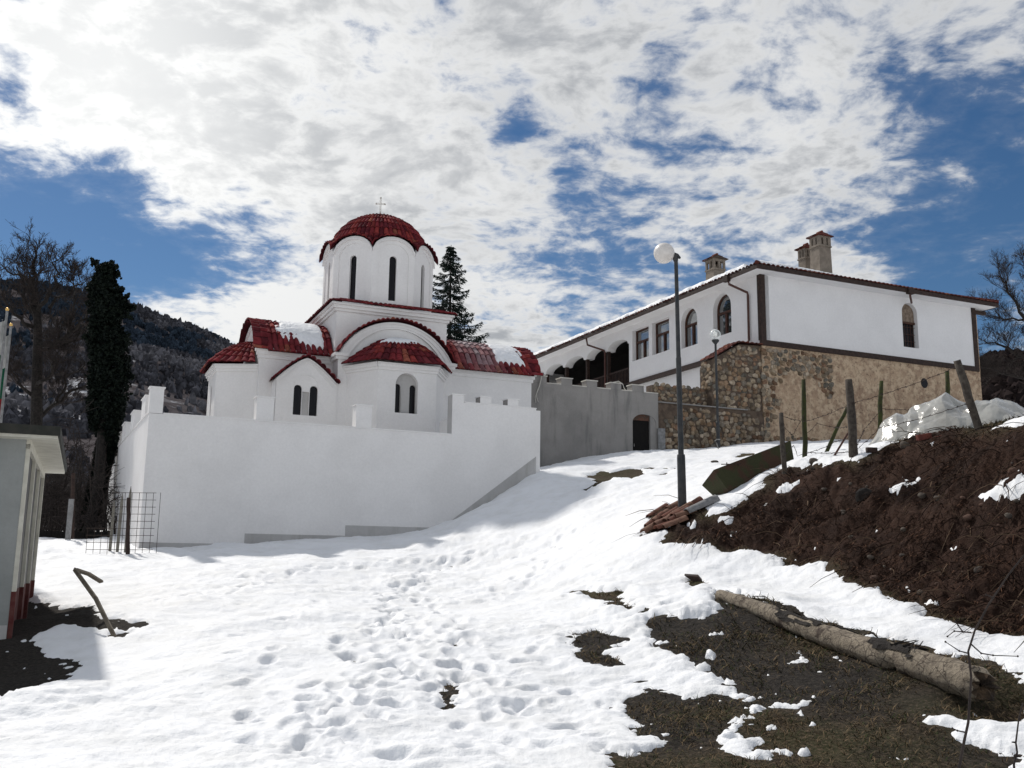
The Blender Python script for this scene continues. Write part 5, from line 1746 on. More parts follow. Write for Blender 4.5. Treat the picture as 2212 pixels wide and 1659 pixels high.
# ================================================================== POSTS, BARBED WIRE, PLASTIC
def post(u0, v0, u1, v1, Y, r, mat, label, group='fence posts on the earth bank', n=10, lean=0.0, name='fence_post', bury=.35):
    p0_ = at(u0, v0, Y); p1_ = at(u1, v1, Y + lean)
    d = p0_ - p1_; d /= np.linalg.norm(d)
    g0 = p0_ + d * bury
    k = np.linspace(0, 1, 9)
    P2 = g0[None] * (1 - k[:, None]) + p1_[None] * k[:, None]
    P2[1:-1] += RNG.normal(0, r * .12, (7, 3))
    rad_ = r * np.linspace(1.08, .92, 9) * (1 + RNG.normal(0, .035, 9))
    rad_[-1] *= .86
    m_ = MB(); m_.tube(P2, rad_, n)
    V = m_.v[0].reshape(9, n, 3); V += RNG.normal(0, r * .05, V.shape); m_.v[0] = V.reshape(-1, 3)
    o = m_.build(name, mat, None, p0_, True)
    return tag(o, label, 'post', group), p0_, p1_


P1 = post(1693.6, 1012, 1687, 892, 19.6, .052, M['postwood'], 'short grey wooden post in front of the tipped trough')
P2 = post(1739.5, 1004, 1735.5, 820, 20.4, .05, M['mosspost'], 'thin mossy green post right of the trough')
P3 = post(1847, 996, 1833, 820, 18.7, .082, M['postwood'], 'thick weathered post standing upright left of the plastic sheet')
P4 = post(1900, 985, 1904, 823, 22.6, .052, M['mosspost'], 'mossy green post behind the left end of the plastic sheet')
P5 = post(2049, 935, 2045.6, 801, 24.0, .058, M['mosspost'], 'pale topped mossy post showing above the plastic sheet', bury=.9)
P6 = post(2122, 944, 2068, 779, 16.3, .068, M['postwood'], 'thick weathered post leaning left before the plastic sheet')
P7 = post(1782, 983, 1830, 880, 20.6, .04, M['mosspost'], 'slanting mossy prop behind the thick upright post')
P8 = post(1794, 999, 1833, 934, 19.4, .022, mk('reddish_stick', (.10, .045, .035), (.06, .03, .025), 9, .9), 'thin reddish stick leaning on the thick upright post', n=7)


def barbed(pts, label, sag=.05, r=.0055):
    m_ = MB()
    Q = []
    for a, c in zip(pts[:-1], pts[1:]):
        L = np.linalg.norm(c - a); n_ = max(4, int(L / .06))
        t = np.linspace(0, 1, n_)
        q = a[None] * (1 - t[:, None]) + c[None] * t[:, None]
        q[:, 2] -= sag * 4 * t * (1 - t) * L / 3
        q += RNG.normal(0, .006, q.shape)
        Q.append(q[:-1])
    Q.append(pts[-1][None]); Q = np.vstack(Q)
    m_.tube(Q, r, 4, cap=False)
    for i in range(2, len(Q) - 1, 3):
        for _ in range(2):
            d = RNG.normal(0, 1, 3); d /= np.linalg.norm(d)
            m_.tube([Q[i] - d * .024, Q[i] + d * .024], .005, 3)
    return tag(m_.build('barbed_wire', M['wire'], None, Q[0]), label, 'barbed wire', 'strands of barbed wire between the posts')


def pt(P, t): return P[1] * (1 - t) + P[2] * t + np.array([0, -.07, 0])
barbed([pt(P6, .93), pt(P3, .70), pt(P2, .50), pt(P1, .93)], 'topmost rusty barbed wire running down from the leaning post to the short post')
barbed([pt(P6, .45), at(1901, 924, 18.0), pt(P3, .12), pt(P2, .14)], 'lower rusty barbed wire crossing in front of the plastic sheet')
barbed([pt(P5, .45), pt(P4, .62)], 'barbed wire stretched between the two rear mossy posts', .08)
barbed([pt(P4, .62), at(1866, 930, 21.5), pt(P3, .15)], 'barbed wire slanting down from the rear mossy post', .0)
barbed([pt(P1, .78), at(1712, 940, 20), pt(P2, .62)], 'slack barbed wire between the short post and the thin mossy post', .12)
barbed([pt(P2, .35), at(1765, 915, 20), at(1800, 922, 20), pt(P3, .45)], 'slack barbed wire between the thin mossy post and the thick post', .1)
barbed([pt(P1, .22), at(1715, 962, 20), at(1722, 985, 20), at(1745, 978, 20), pt(P7, .2), at(1800, 955, 20.3), pt(P3, .3)], 'tangled barbed wire lying low above the snow behind the bank', .02)

# plastic sheet over a heap
PC = [at(1893, 975, 19.6), at(1960, 955, 19.2), at(2050, 948, 18.6), at(2130, 940, 18.2), at(2230, 925, 17.6)]
def plastic():
    nu, nv = 200, 76
    a0 = at(1868, 972, 20.6); a1 = at(2330, 925, 19.0)
    d = a1 - a0; d[2] = 0; L = np.linalg.norm(d); d /= L
    bk_ = np.array([-d[1], d[0], 0]);
    if bk_[1] < 0: bk_ = -bk_
    u, v = np.meshgrid(np.linspace(0, 1, nu), np.linspace(-1, 1, nv))
    # crest height profile along the heap, in metres
    ou = np.array([1868, 1892, 1905, 1936, 1957, 1968, 2015, 2046, 2065, 2102, 2130, 2151, 2188, 2212, 2270, 2330.])
    ov = np.array([968, 942, 914, 894, 901, 886, 875, 866, 865, 875, 866, 864, 873, 881, 900, 925.])
    sx_ = np.linspace(0, 1, 60); hc_ = []
    for t in sx_:
        c_ = a0 + d * L * t
        uu_ = 1106 + FD * (c_ @ RT) / (c_ @ FW)
        for _ in range(3):
            vv_ = np.interp(uu_, ou, ov); q_ = at(uu_, vv_, c_[1]); c2_ = np.array([c_[0], c_[1], q_[2]]); uu_ = 1106 + FD * (c2_ @ RT) / (c2_ @ FW)
        hc_.append(max(.05, q_[2] - gz(c_[0], c_[1])))
    Hc = np.interp(u, sx_, hc_) * 1.06
    W_ = np.interp(u, [0, .1, .3, .7, 1], [.35, .7, 1.15, 1.25, .9])
    yy = v * W_
    X = a0[0] + d[0] * u * L + bk_[0] * yy; Y_ = a0[1] + d[1] * u * L + bk_[1] * yy
    base = Z(X, Y_) - .02
    prof = np.clip(1 - np.abs(v) ** 1.7, 0, 1) ** .8
    h = Hc * prof
    # stretched film: a coarse jittered net of taut facets, creased where they meet
    rgp = np.random.default_rng(77)
    cu, cv = 15, 6
    K = 1 + rgp.normal(0, .12, (cv + 1, cu + 1)).clip(-.24, .18)
    gu = u * cu + .35 * gnoise(u * 9, v * 3, 211) + .25 * v; gv = (v + 1) / 2 * cv + .45 * gnoise(u * 13, v * 3.3, 212)
    gu = np.clip(gu, 0, cu - 1e-6); gv = np.clip(gv, 0, cv - 1e-6)
    iu = gu.astype(int); iv = gv.astype(int); fu = gu - iu; fv = gv - iv
    k00, k10, k01, k11 = K[iv, iu], K[iv, iu + 1], K[iv + 1, iu], K[iv + 1, iu + 1]
    swap = ((iu * 7 + iv * 3) % 2) == 0
    tri1 = np.where(fu + fv < 1, k00 + (k10 - k00) * fu + (k01 - k00) * fv, k11 + (k01 - k11) * (1 - fu) + (k10 - k11) * (1 - fv))
    tri2 = np.where(fu > fv, k00 + (k10 - k00) * fu + (k11 - k10) * fv, k00 + (k01 - k00) * fv + (k11 - k01) * fu)
    f3 = np.abs(gnoise(u * L * 5 + yy * 3, yy * 4, 203))
    h = h * np.where(swap, tri1, tri2) - .018 * f3 * prof ** .5
    P = np.stack([X, Y_, np.maximum(base + .015 + .02 * f3, base + h)], -1)
    mb_ = MB(); mb_.grid(P)
    return mb_, P


def plastic_mat():
    m = bpy.data.materials.new('clear_plastic_film'); m.use_nodes = True
    nt_ = m.node_tree; g = G(nt_); bs = nt_.nodes['Principled BSDF']
    pos = g.n('ShaderNodeNewGeometry').outputs['Position']
    n = g.noise(pos, 2.2, 5, .6).outputs[0]
    nt_.links.new(g.mix(g.sstep(n, .35, .65), (.44, .435, .40), (.33, .32, .29)), bs.inputs['Base Color'])
    bs.inputs['Roughness'].default_value = .16; bs.inputs['Specular IOR Level'].default_value = .7
    bs.inputs['Coat Weight'].default_value = .6; bs.inputs['Coat Roughness'].default_value = .06
    tr = g.n('ShaderNodeBsdfTransparent'); mx = g.n('ShaderNodeMixShader', ins={0: .88, 1: tr.outputs[0], 2: bs.outputs[0]})
    b_ = g.n('ShaderNodeBump', ins={'Strength': .35, 'Distance': .05, 'Height': g.noise(pos, 7, 4, .6).outputs[0]}); nt_.links.new(b_.outputs[0], bs.inputs['Normal'])
    nt_.links.new(mx.outputs[0], nt_.nodes['Material Output'].inputs[0]); return m


pm, PP = plastic()
tag(pm.build('plastic_sheet', plastic_mat(), None, PP[20, 60]), 'shiny crumpled clear plastic sheet covering a heap on the bank', 'plastic sheet')
# earth/hay heap under the film
nb = MB(); Q = PP.copy(); Q[..., 2] -= .07 + .05 * np.abs(gnoise(PP[..., 0] * 3, PP[..., 1] * 3, 7)); nb.grid(Q)
tag(nb.build('covered_heap', mk('straw_heap', (.42, .38, .30), (.30, .26, .20), 3, .95, .5, 20), None, PP[20, 60]), 'pale heap showing through the plastic sheet', 'heap')

# bricks and stones on the rim of the bank
M['brick'] = mk('red_brick', (.20, .060, .042), (.14, .045, .035), 8, .9, .3, 40)
M['brickbit'] = mk('brick_bit', (.11, .062, .045), (.075, .046, .034), 8, .95, .3, 30)
def stone(u, v, Y, s, mat, label, cat='stone', name='stone', grp=None):
    p = at(u, v, Y); p[2] = min(p[2], gz(p[0], p[1]) + s[2] * .9)
    m_ = MB(); rocks(m_, [p], -FW * 0 + np.array([0, -1, 0.0]), (0, 0, 1), [(s[0], s[2])], [np.array([1, 1, 1])], s[1] / min(s[0], s[2]), int(u))
    m_.hascol = False
    return tag(m_.build(name, mat, None, p, name == 'stone'), label, cat, grp)
M['stonep'] = mk('field_stone', (.12, .10, .08), (.07, .058, .05), 6, .95, .5, 25)
def brick(u, v, Y, sz, rot, label, mat):
    p = at(u, v, Y)
    e1 = RT * math.cos(rot) + np.array([0, 0, 1]) * math.sin(rot); e3 = np.cross(e1, [0, 1.0, 0]); e3 /= np.linalg.norm(e3)
    if e3[2] < 0: e3 = -e3
    e2 = np.cross(e3, e1)
    m_ = MB()
    V = [p + e1 * sx * sz[0] * (1 + RNG.normal(0, .06)) + e2 * sy * sz[1] + e3 * sz_ * sz[2] * (1 + RNG.normal(0, .08)) for sz_ in (-1, 1) for sy in (-1, 1) for sx in (-1, 1)]
    m_.add(V, [(0, 2, 3, 1), (4, 5, 7, 6), (0, 1, 5, 4), (2, 6, 7, 3), (0, 4, 6, 2), (1, 3, 7, 5)])
    o = m_.build('brick', mat, None, p)
    bv = o.modifiers.new('bevel', 'BEVEL'); bv.width = .012; bv.segments = 2
    return tag(o, label, 'brick')
brick(1996, 944, 17.35, (.125, .06, .055), .16, 'chipped red brick at the foot of the plastic sheet', M['brick'])
brick(2031, 946, 17.2, (.155, .06, .040), .26, 'flat red brick leaning right of the chipped brick', M['brick'])
brick(1883, 972, 18.0, (.095, .05, .050), -.02, 'dark brick lying between the thick post and the plastic sheet', M['wood'])
stone(2083, 952, 16.9, (.11, .09, .09), M['stonep'], 'buff stone on the bank left of the leaning post')
stone(1755, 997, 19.6, (.10, .09, .075), M['stonep'], 'dark rounded stone at the foot of the thin mossy post')
stone(1955, 957, 17.6, (.10, .08, .07), M['stonep'], 'dark clod left of the bricks under the plastic sheet')
stone(1865, 1048, 16.8, (.16, .12, .11), M['bark'], 'dark tree stump half buried in the earth bank', 'stump', 'stump')
stone(1542, 1009 - 23, 31.0, (.12, .12, .07), M['stonep'], 'small dark stone in the snow below the rubble wall')

for i in range(46):
    u, v = RNG.uniform(1500, 2212), RNG.uniform(1000, 1330)
    p = hit(u, v)
    if not (sdist(np.array([p[0]]), np.array([p[1]]), BANK)[0] > .15 and 9 < p[1] < 21): continue
    s_ = RNG.uniform(.015, .055)
    P = np.array([p[0], p[1], gz(*p) + .5 * s_])
    m_ = MB(); rocks(m_, [P], (0, -.6, .8), (0, .8, .6), [(s_ * RNG.uniform(.9, 1.5), s_)], [np.array([1, 1, 1])], .8, 500 + i); m_.hascol = False
    o = m_.build('stone', M['stonep'] if i % 3 else M['brickbit'], None, P, True)
    tag(o, 'small stone or clod lying loose on the brown earth bank', 'stone', 'stones strewn over the earth bank')

# near sapling at the right edge of the frame
def s7(x, y, Y): return at(1669.8 + .4282 * x, 948.8 + .4282 * y, Y)
sap = thing('sapling', (s7(950, 1700, 5.6)[0], 5.6, gz(s7(950, 1700, 5.6)[0], 5.6)), 'leafless sapling bending over the near end of the log', 'sapling')
b = MB()
base_ = np.array(sap.location)
st_ = [base_ - (0, 0, .05), s7(940, 1650, 5.6), s7(965, 1520, 5.6), s7(985, 1430, 5.6), s7(993, 1300, 5.55), s7(1000, 1200, 5.5), s7(985, 1070, 5.5), s7(1020, 960, 5.5), s7(1090, 830, 5.5), s7(1190, 680, 5.5), s7(1266, 585, 5.5), s7(1340, 520, 5.5)]
b.tube(st_, np.linspace(.0085, .0035, len(st_)), 7)
b.build('stem', M['twig'], sap)
for k in ([(1000, 975), (960, 972), (915, 968), (880, 995)], [(958, 972), (935, 940), (920, 920)], [(985, 1080), (940, 1068), (870, 1022)], [(1000, 1035), (1050, 1080), (1110, 1090), (1235, 1095)], [(975, 1480), (930, 1470), (905, 1458)], [(1110, 800), (1090, 790), (1075, 785)]):
    b = MB(); q = [s7(x, y, 5.5) for x, y in k]; b.tube(q, np.linspace(.0045, .0022, len(q)), 5)
    for x in q[1:]: b.ball(x, .006, 6, 4)
    b.build('branch', M['twig'], sap)
sap2 = thing('sapling', (s7(1230, 1700, 5.0)[0], 5.0, gz(s7(1230, 1700, 5.0)[0], 5.0)), 'thin bare shoot at the edge of the small snow patch', 'sapling')
b = MB(); base_ = np.array(sap2.location)
b.tube([base_ - (0, 0, .05), s7(1215, 1640, 5.0), s7(1232, 1580, 5.0), s7(1225, 1530, 5.0), s7(1240, 1410, 5.0), s7(1262, 1330, 5.0)], np.linspace(.006, .003, 6), 6)
b.tube([s7(1225, 1530, 5.0), s7(1205, 1528, 5.0)], [.005, .003], 5); b.tube([s7(1215, 1600, 5.0), s7(1250, 1602, 5.0)], [.005, .003], 5)
b.build('stem', M['twig'], sap2)

# ================================================================== LEFT: SHED, FLAGS, MESH, PALINGS, POSTS
SN = at(45.5, 1165, 13.5)
SF = Fr((SN[0], SN[1], 0), 66.6)
gsh = gz(SN[0], SN[1])
shed = thing('shed', SF.p(-2, 2, gsh), 'white shed with a flat roof and red painted foot at the left edge', 'shed')
ztop = at(62, 950, 13.5)[2]
b = MB()
b.box(SF, (-6, -.05), (0, .15), (gsh - .5, ztop)); b.box(SF, (-6, -5.8), (.15, 6.1), (gsh - .5, ztop)); b.box(SF, (-6, -.05), (5.95, 6.1), (gsh - .5, ztop))
M['shedw'] = plaster('shed_wall', (.29, .30, .29), (.23, .24, .23), (.17, .17, .16), (.6, .8))
b.build('wall', M['shedw'], shed)
M['trim'] = mk('cream_paint', (.58, .56, .48), (.48, .46, .39), 5, .7)
ZR = SN[2] * 0 + at(32, 1278, 13.5)[2]
M['redp'] = mk('worn_red_paint', (.085, .016, .014), (.12, .045, .038), 6, .8, .1, 30)
b = MB()
for i in range(4): b.box(SF, (-.055, .0), (i * 1.95, i * 1.95 + .16), (ZR, ztop - .06 if i == 0 else ztop - .12))
b.box(SF, (-.056, .001), (.0, 6.02), (ztop - .13, ztop))
b.build('post_strips', M['trim'], shed)
b = MB()
for i in range(3): b.box(SF, (-.10, -.05), (i * 1.95 + .16, (i + 1) * 1.95), (ZR, ztop - .13))
b.build('side_panel', mk('grey_panel', (.050, .048, .040), (.032, .030, .026), 2.2, .5), shed)
b = MB()
for i in range(4): b.box(SF, (-.056, .006), (i * 1.95 - (.0 if i else .006), i * 1.95 + .16), (gsh - .5, ZR))
b.box(SF, (-.10, -.05), (.16, 5.9), (gsh - .5, ZR))
b.build('red_foot', M['redp'], shed)
b = MB(); b.box(SF, (-6, -.06), (-.03, .0), (gsh - .5, gsh + .16)); b.build('plinth', M['plinth'], shed)
b = MB(); b.box(SF, (-6.5, .34), (-.32, 6.35), (ztop + .0, ztop + .04)); b.build('soffit', M['trim'], shed)
b = MB(); b.box(SF, (-6.5, .37), (-.35, 6.38), (ztop + .04, ztop + .17)); b.build('roof', mk('dark_roofing', (.020, .022, .018), (.035, .034, .028), 6, .8), shed)

# flags
def flag(u, v, Y, label, hang):
    top_ = at(u, v, Y); base_ = np.array([top_[0], top_[1], gz(top_[0], top_[1])])
    t = thing('flagpole', base_, label, 'flag', 'limp flags behind the shed')
    m_ = MB(); m_.tube([base_, base_ * .4 + top_ * .6, top_], [.045, .035, .028], 10); m_.build('pole', M['concpost'], t)
    m_ = MB(); m_.ball(top_ + np.array([0, 0, .04]), .042, 12, 8, (1, 1, 1)); m_.build('finial', M['brass'], t, smooth=True)
    fl = t
    for ci, (z0, z1, c) in enumerate(((.15, 1.0, (.60, .60, .58)), (1.0, 1.78, (.012, .12, .065)), (1.78, 2.55, (.32, .016, .022)))):
        n_, m2 = 14, 8
        P = np.zeros((m2, n_, 3))
        for i, zq in enumerate(np.linspace(z0, z1, m2)):
            w_ = .10 + .50 * min(1, zq / 1.6) * hang
            for j, s_ in enumerate(np.linspace(0, 1, n_)):
                P[i, j] = top_ + np.array([-.03 - s_ * w_, .10 * math.sin(s_ * 11 + zq * .8) * (.4 + s_), -zq - s_ * .35])
        m_ = MB(); m_.grid(P); m_.build('flag_stripe', mk('flag_cloth', c, tuple(x * .7 for x in c), 5, .85), fl, smooth=True)
flag(15.4, 672, 22.0, 'taller flagpole with a limp white, green and red flag', 1.1)
flag(23.5, 705, 23.5, 'shorter flagpole with a limp white, green and red flag', .8)

# reinforcing mesh panel
mw = thing('mesh_panel', np.array([*at(262, 1190, 24.2)[:2], gz(*at(262, 1190, 24.2)[:2])]), 'rusty reinforcing mesh panel standing in the snow before the white wall', 'mesh')
b = MB()
for i in range(11):
    u = 188 + i * 15.2
    vt = 1064 if i > 3 else 1141
    b.tube([at(u - 3, 1200, 24.2), at(u + (1200 - vt) * .075 - 3, vt, 24.2)], .006, 4)
for j in range(9):
    v = 1064 + j * 15.6 * .985
    u0 = 244 if v < 1136 else 186
    b.tube([at(u0, v, 24.2), at(338 - j * .9, v + .8, 24.2)], .006, 4)
b.build('wires', M['wire'], mw)
post(276, 1193, 277.5, 1075, 24.0, .048, M['wood'], 'dark crooked wooden post in front of the reinforcing mesh', None, name='wooden_post')
def paling(pts, label, Y=24.8):
    b_ = MB(); (u0, v0), (u1, v1) = pts
    p = at(u0, v0, Y); q = at(u1, v1, Y)
    p[2] -= .15
    s_ = RT * .035; d = q - p
    b_.prism([p - s_, p + s_, p + d * .86 + s_, q, p + d * .86 - s_], (0, .025, 0))
    return tag(b_.build('paling', mk('grey_paling', (.20, .19, .16), (.13, .12, .10), 8, .9) if 'pal' not in M else M['pal'], None, p), label, 'paling', 'pointed palings behind the mesh')
M['pal'] = mk('pale_paling', (.24, .225, .19), (.15, .14, .12), 8, .9, .2, 40)
paling([(237, 1187), (246.8, 1081)], 'shortest pointed paling, leftmost behind the mesh')
paling([(253, 1187), (264.5, 1066)], 'middle pointed paling behind the mesh')
paling([(271, 1187), (282.6, 1050)], 'tallest pointed paling rising behind the dark crooked post')
# grey concrete post and dark board fence further back
cpo = MB(); p = at(145, 1182, 27.5); q = at(153, 1078, 27.5); frp = Fr((p[0], p[1], 0), 80); cpo.box(frp, (-.06, .06), (-.06, .06), (p[2] - .3, q[2]))
tag(cpo.build('concrete_post', M['concpost'], None, p), 'pale grey concrete post in front of the dark thicket', 'post')
q = at(158, 1022, 28.5); p = at(157, 1180, 28.5)
cpo = MB(); cpo.tube([p - (0, 0, .3), q], [.07, .06], 8); tag(cpo.build('wooden_post', M['wood'], None, p), 'tall dark post behind the pale concrete post', 'post')
bf = thing('board_fence', at(110, 1180, 30), 'low dark board fence under the ivy clad tree', 'fence')
b = MB()
fa0 = at(60, 1185, 30.0); fa1 = at(236, 1185, 30.5)
nB = 22
for i in range(nB):
    t = i / nB; p = fa0 * (1 - t) + fa1 * t; q = fa0 * (1 - (t + .9 / nB)) + fa1 * (t + .9 / nB)
    h_ = .52 + RNG.normal(0, .03)
    b.prism([p - (0, 0, .3), q - (0, 0, .3), q + (0, 0, h_), p + (0, 0, h_)], (0, .03, 0))
b.build('boards', M['black'], bf)
b = MB(); b.tube([fa0 + (0, .05, .4), fa1 + (0, .05, .4)], .03, 5); b.build('rail', M['wood'], bf)

# ================================================================== MOUNTAIN AND WOODED HILL
def angs(u, v):
    d = ray(u, v)
    return math.degrees(math.atan2(d[0], d[1])), d[2] / math.hypot(d[0], d[1])


RIDGE = [(-1500, 560), (-700, 590), (-200, 606), (0, 614), (60, 614), (120, 622), (200, 640), (290, 664), (350, 688), (420, 710), (490, 742), (560, 800), (650, 880), (760, 980), (900, 1090), (1100, 1180), (1500, 1200)]
_ra = np.array([angs(*p) for p in RIDGE]); _ra = _ra[np.argsort(_ra[:, 0])]
RD = 620.0


def mount(az, r):
    az = np.asarray(az, float); r = np.asarray(r, float)
    e = np.interp(az, _ra[:, 0], _ra[:, 1]) * np.clip((az + 110) / 40, .0, 1)
    t = np.clip((r - 70) / (RD - 70), 0, 1.6)
    prof = np.where(t < 1, t ** 1.25, 1 - (t - 1) * .7)
    x = r * np.sin(np.radians(az)); y = r * np.cos(np.radians(az))
    h = e * RD * prof
    h = h + np.clip(t, 0, 1) * (1 - np.clip(t, 0, 1)) * e * (160 * fbm(x, y, 210, 4, 301) + 0)
    return np.maximum(h, -2) - 4 * (t < .02)


mz, mr = np.meshgrid(np.linspace(-100, 14, 420), np.concatenate([np.linspace(70, RD, 150), np.linspace(RD + 5, 950, 20)]))
X = mr * np.sin(np.radians(mz)); Y = mr * np.cos(np.radians(mz)); H = mount(mz, mr)


def mountain_mat():
    m = bpy.data.materials.new('wooded_mountain'); m.use_nodes = True
    g = G(m.node_tree); bs = m.node_tree.nodes['Principled BSDF']
    pos = g.n('ShaderNodeNewGeometry').outputs['Position']
    z = g.n('ShaderNodeSeparateXYZ', ins={0: pos}).outputs[2]
    n = g.noise(pos, .012, 8, .68).outputs[0]; n2 = g.noise(pos, .05, 6, .7).outputs[0]; f = g.noise(pos, .25, 5, .7).outputs[0]
    c = g.mix(g.sstep(f, .35, .65), (.060, .052, .054), (.105, .095, .098))  # slope colours lightened, standing in for distant haze
    s_ = g.math('MULTIPLY', g.sstep(n, .53, .60), g.sstep(n2, .46, .56))
    c = g.mix(g.math('MULTIPLY', s_, .85), c, (.62, .64, .68))
    m.node_tree.links.new(c, bs.inputs['Base Color']); bs.inputs['Roughness'].default_value = 1; bs.inputs['Specular IOR Level'].default_value = 0
    return m


b = MB(); b.grid(np.stack([X, Y, H], -1))
tag(b.build('mountain', mountain_mat(), None, None, True), 'dark wooded mountain with snow patches rising behind the church', 'mountain', None, 'structure')
# hill on the right, behind the house
RH = [(1950, 1100), (2040, 960), (2110, 822), (2150, 806), (2212, 800), (2400, 790), (2800, 800), (3600, 900)]
_rh = np.array([angs(*p) for p in RH])


def hill(az, r):
    e = np.interp(az, _rh[:, 0], _rh[:, 1])
    t = np.clip((r - 70) / (130 - 70), 0, 1.5)
    return e * 130 * np.where(t < 1, t, 1 - (t - 1) * .6) * np.clip((np.asarray(az) - 18) / 6, 0, 1)


hz, hr = np.meshgrid(np.linspace(18, 80, 80), np.linspace(70, 190, 40))
b = MB(); b.grid(np.stack([hr * np.sin(np.radians(hz)), hr * np.cos(np.radians(hz)), hill(hz, hr) + 2], -1))
tag(b.build('hill', mk('hill_floor', (.03, .022, .02), (.05, .04, .035), .2, 1), None, None, True), 'dark hill on the right behind the house', 'hill', None, 'structure')

# woods: many small crowns on the slopes, one mass each
import bmesh
bm = bmesh.new(); bmesh.ops.create_icosphere(bm, subdivisions=1, radius=1)
_tv = np.array([v.co[:] for v in bm.verts]); _tf = np.array([[v.index for v in f.verts] for f in bm.faces]); bm.free()


def crowns(P, hgt, wid, cols, seed):
    rg_ = np.random.default_rng(seed)
    n = len(P); nvt = len(_tv)
    V = _tv[None] * (1 + .45 * rg_.normal(size=(n, nvt, 1)).clip(-1.2, 1.2))
    V = V * np.stack([wid, wid, hgt * .55], 1)[:, None, :]
    V[..., 2] += (hgt * .45)[:, None]
    V += P[:, None]
    F = (_tf[None] + (np.arange(n) * nvt)[:, None, None]).reshape(-1, 3)
    C = np.repeat(cols, nvt, 0) * rg_.uniform(.7, 1.25, (n * nvt, 1))
    mb_ = MB(); mb_.add(V.reshape(-1, 3), [tuple(x) for x in F], C)
    return mb_


M['wood_mass'] = mk('winter_wood', (1, 1, 1), (.55, .55, .55), .6, 1.0, attr=True, spec=0)
n = 22000
az_ = RNG.uniform(-42, -6, n); t_ = RNG.random(n) ** .6
r_ = 95 + (RD + 12 - 95) * t_
xx, yy = r_ * np.sin(np.radians(az_)), r_ * np.cos(np.radians(az_))
zz_ = mount(az_, r_)
hh = RNG.uniform(2.0, 4.6, n) * (.45 + .55 * r_ / RD); ww_ = hh * RNG.uniform(.22, .42, n)
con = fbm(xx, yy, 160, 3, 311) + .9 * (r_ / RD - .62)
cold = np.where((con > .22)[:, None], np.array([.036, .050, .070]), np.array([.080, .080, .092])) * RNG.uniform(.6, 1.4, (n, 1))  # haze put into the crown colours: lightened and blued
frosty = (fbm(xx, yy, 60, 3, 321) > .18) & (con < .2)
cold[frosty] = cold[frosty] * .6 + np.array([.11, .107, .115])
gap = (fbm(xx, yy, 85, 3, 331) > (.34 + .25 * (az_ > -17)) ) & (RNG.random(n) < .85)
k = ~gap
tag(crowns(np.stack([xx, yy, zz_ - .5], 1)[k], hh[k], ww_[k], cold[k], 5).build('mountain_forest', M['wood_mass']), 'bare winter forest covering the mountainside', 'forest', None, 'stuff')
n = 7000
az_ = RNG.uniform(21, 42, n); r_ = RNG.uniform(82, 134, n)
xx, yy = r_ * np.sin(np.radians(az_)), r_ * np.cos(np.radians(az_))
zz_ = hill(az_, r_) + 2
hh = RNG.uniform(.7, 1.5, n); cold = np.array([.034, .026, .025]) * RNG.uniform(.5, 1.5, (n, 1))
tag(crowns(np.stack([xx, yy, zz_ - .6], 1), hh, hh * .45, cold, 6).build('hill_wood', M['wood_mass']), 'dark leafless wood on the hill at the right', 'wood', None, 'stuff')

# ================================================================== TREES
def bare_tree(name, base_, limbs, trunk_r, label, cat, group, seed, gens=4, spread=.55, mat='bark', twigs=1.0, len0=1.6, trunkpts=None):
    """limbs: list of polylines (3D); twig systems grow from them"""
    rg_ = random.Random(seed)
    t = thing(name, base_, label, cat, group)
    tr = MB(); cr_ = MB()
    def grow(p, d, L, r, gen):
        pts = [p]; dd = d.copy(); n_ = 4
        for i in range(n_):
            dd = dd + np.array([rg_.gauss(0, .16), rg_.gauss(0, .16), rg_.gauss(.04, .10)])
            dd /= np.linalg.norm(dd)
            pts.append(pts[-1] + dd * L / n_)
        (cr_).tube(pts, np.linspace(r, max(r * .45, .006), n_ + 1), 5 if gen < 2 else 3, cap=False)
        if gen >= gens: return
        kids = 5 if gen < 2 else 4
        for i in range(kids):
            f_ = rg_.uniform(.25, 1.0); k0 = min(n_ - 1, int(f_ * n_)); q = pts[k0] + (pts[k0 + 1] - pts[k0]) * (f_ * n_ - k0)
            nd = dd + np.array([rg_.gauss(0, spread), rg_.gauss(0, spread), rg_.gauss(.12, spread * .7)]); nd /= np.linalg.norm(nd)
            grow(q, nd, L * rg_.uniform(.48, .72), max(r * .52, .005), gen + 1)
    tp_ = np.array(trunkpts)
    tr.tube(tp_, np.linspace(trunk_r, trunk_r * .45, len(tp_)), 10)
    for pts, r in limbs:
        pts = np.array(pts, float)
        q = [pts[0]]
        for a, c in zip(pts[:-1], pts[1:]):
            for s in (.33, .66, 1.0): q.append(a * (1 - s) + c * s + np.array([rg_.gauss(0, .04), rg_.gauss(0, .15), rg_.gauss(0, .04)]) * (1 if s < 1 else .3))
        q = np.array(q)
        tr.tube(q, np.linspace(r, r * .28, len(q)), 7, cap=False)
        nn_ = len(q)
        for i in range(1, nn_):
            for _ in range(int(2 * twigs + rg_.random())):
                d = q[i] - q[i - 1]; d /= np.linalg.norm(d) + 1e-9
                d = d + np.array([rg_.gauss(0, .6), rg_.gauss(0, .6), rg_.gauss(.25, .4)]); d /= np.linalg.norm(d)
                grow(q[i], d, len0 * rg_.uniform(.5, 1.1) * (1 - .35 * i / nn_), max(r * .26 * (1 - .5 * i / nn_), .010), 1)
    tr.build('trunk', M[mat], t)
    cr_.build('crown', M['twig'], t)
    return t


def zq4(x, y): return (.2655 * x, 508.3 + .2655 * y)
def L4(pts, Y): return [at(*zq4(x, y), Y + dy) for (x, y, dy) in pts]


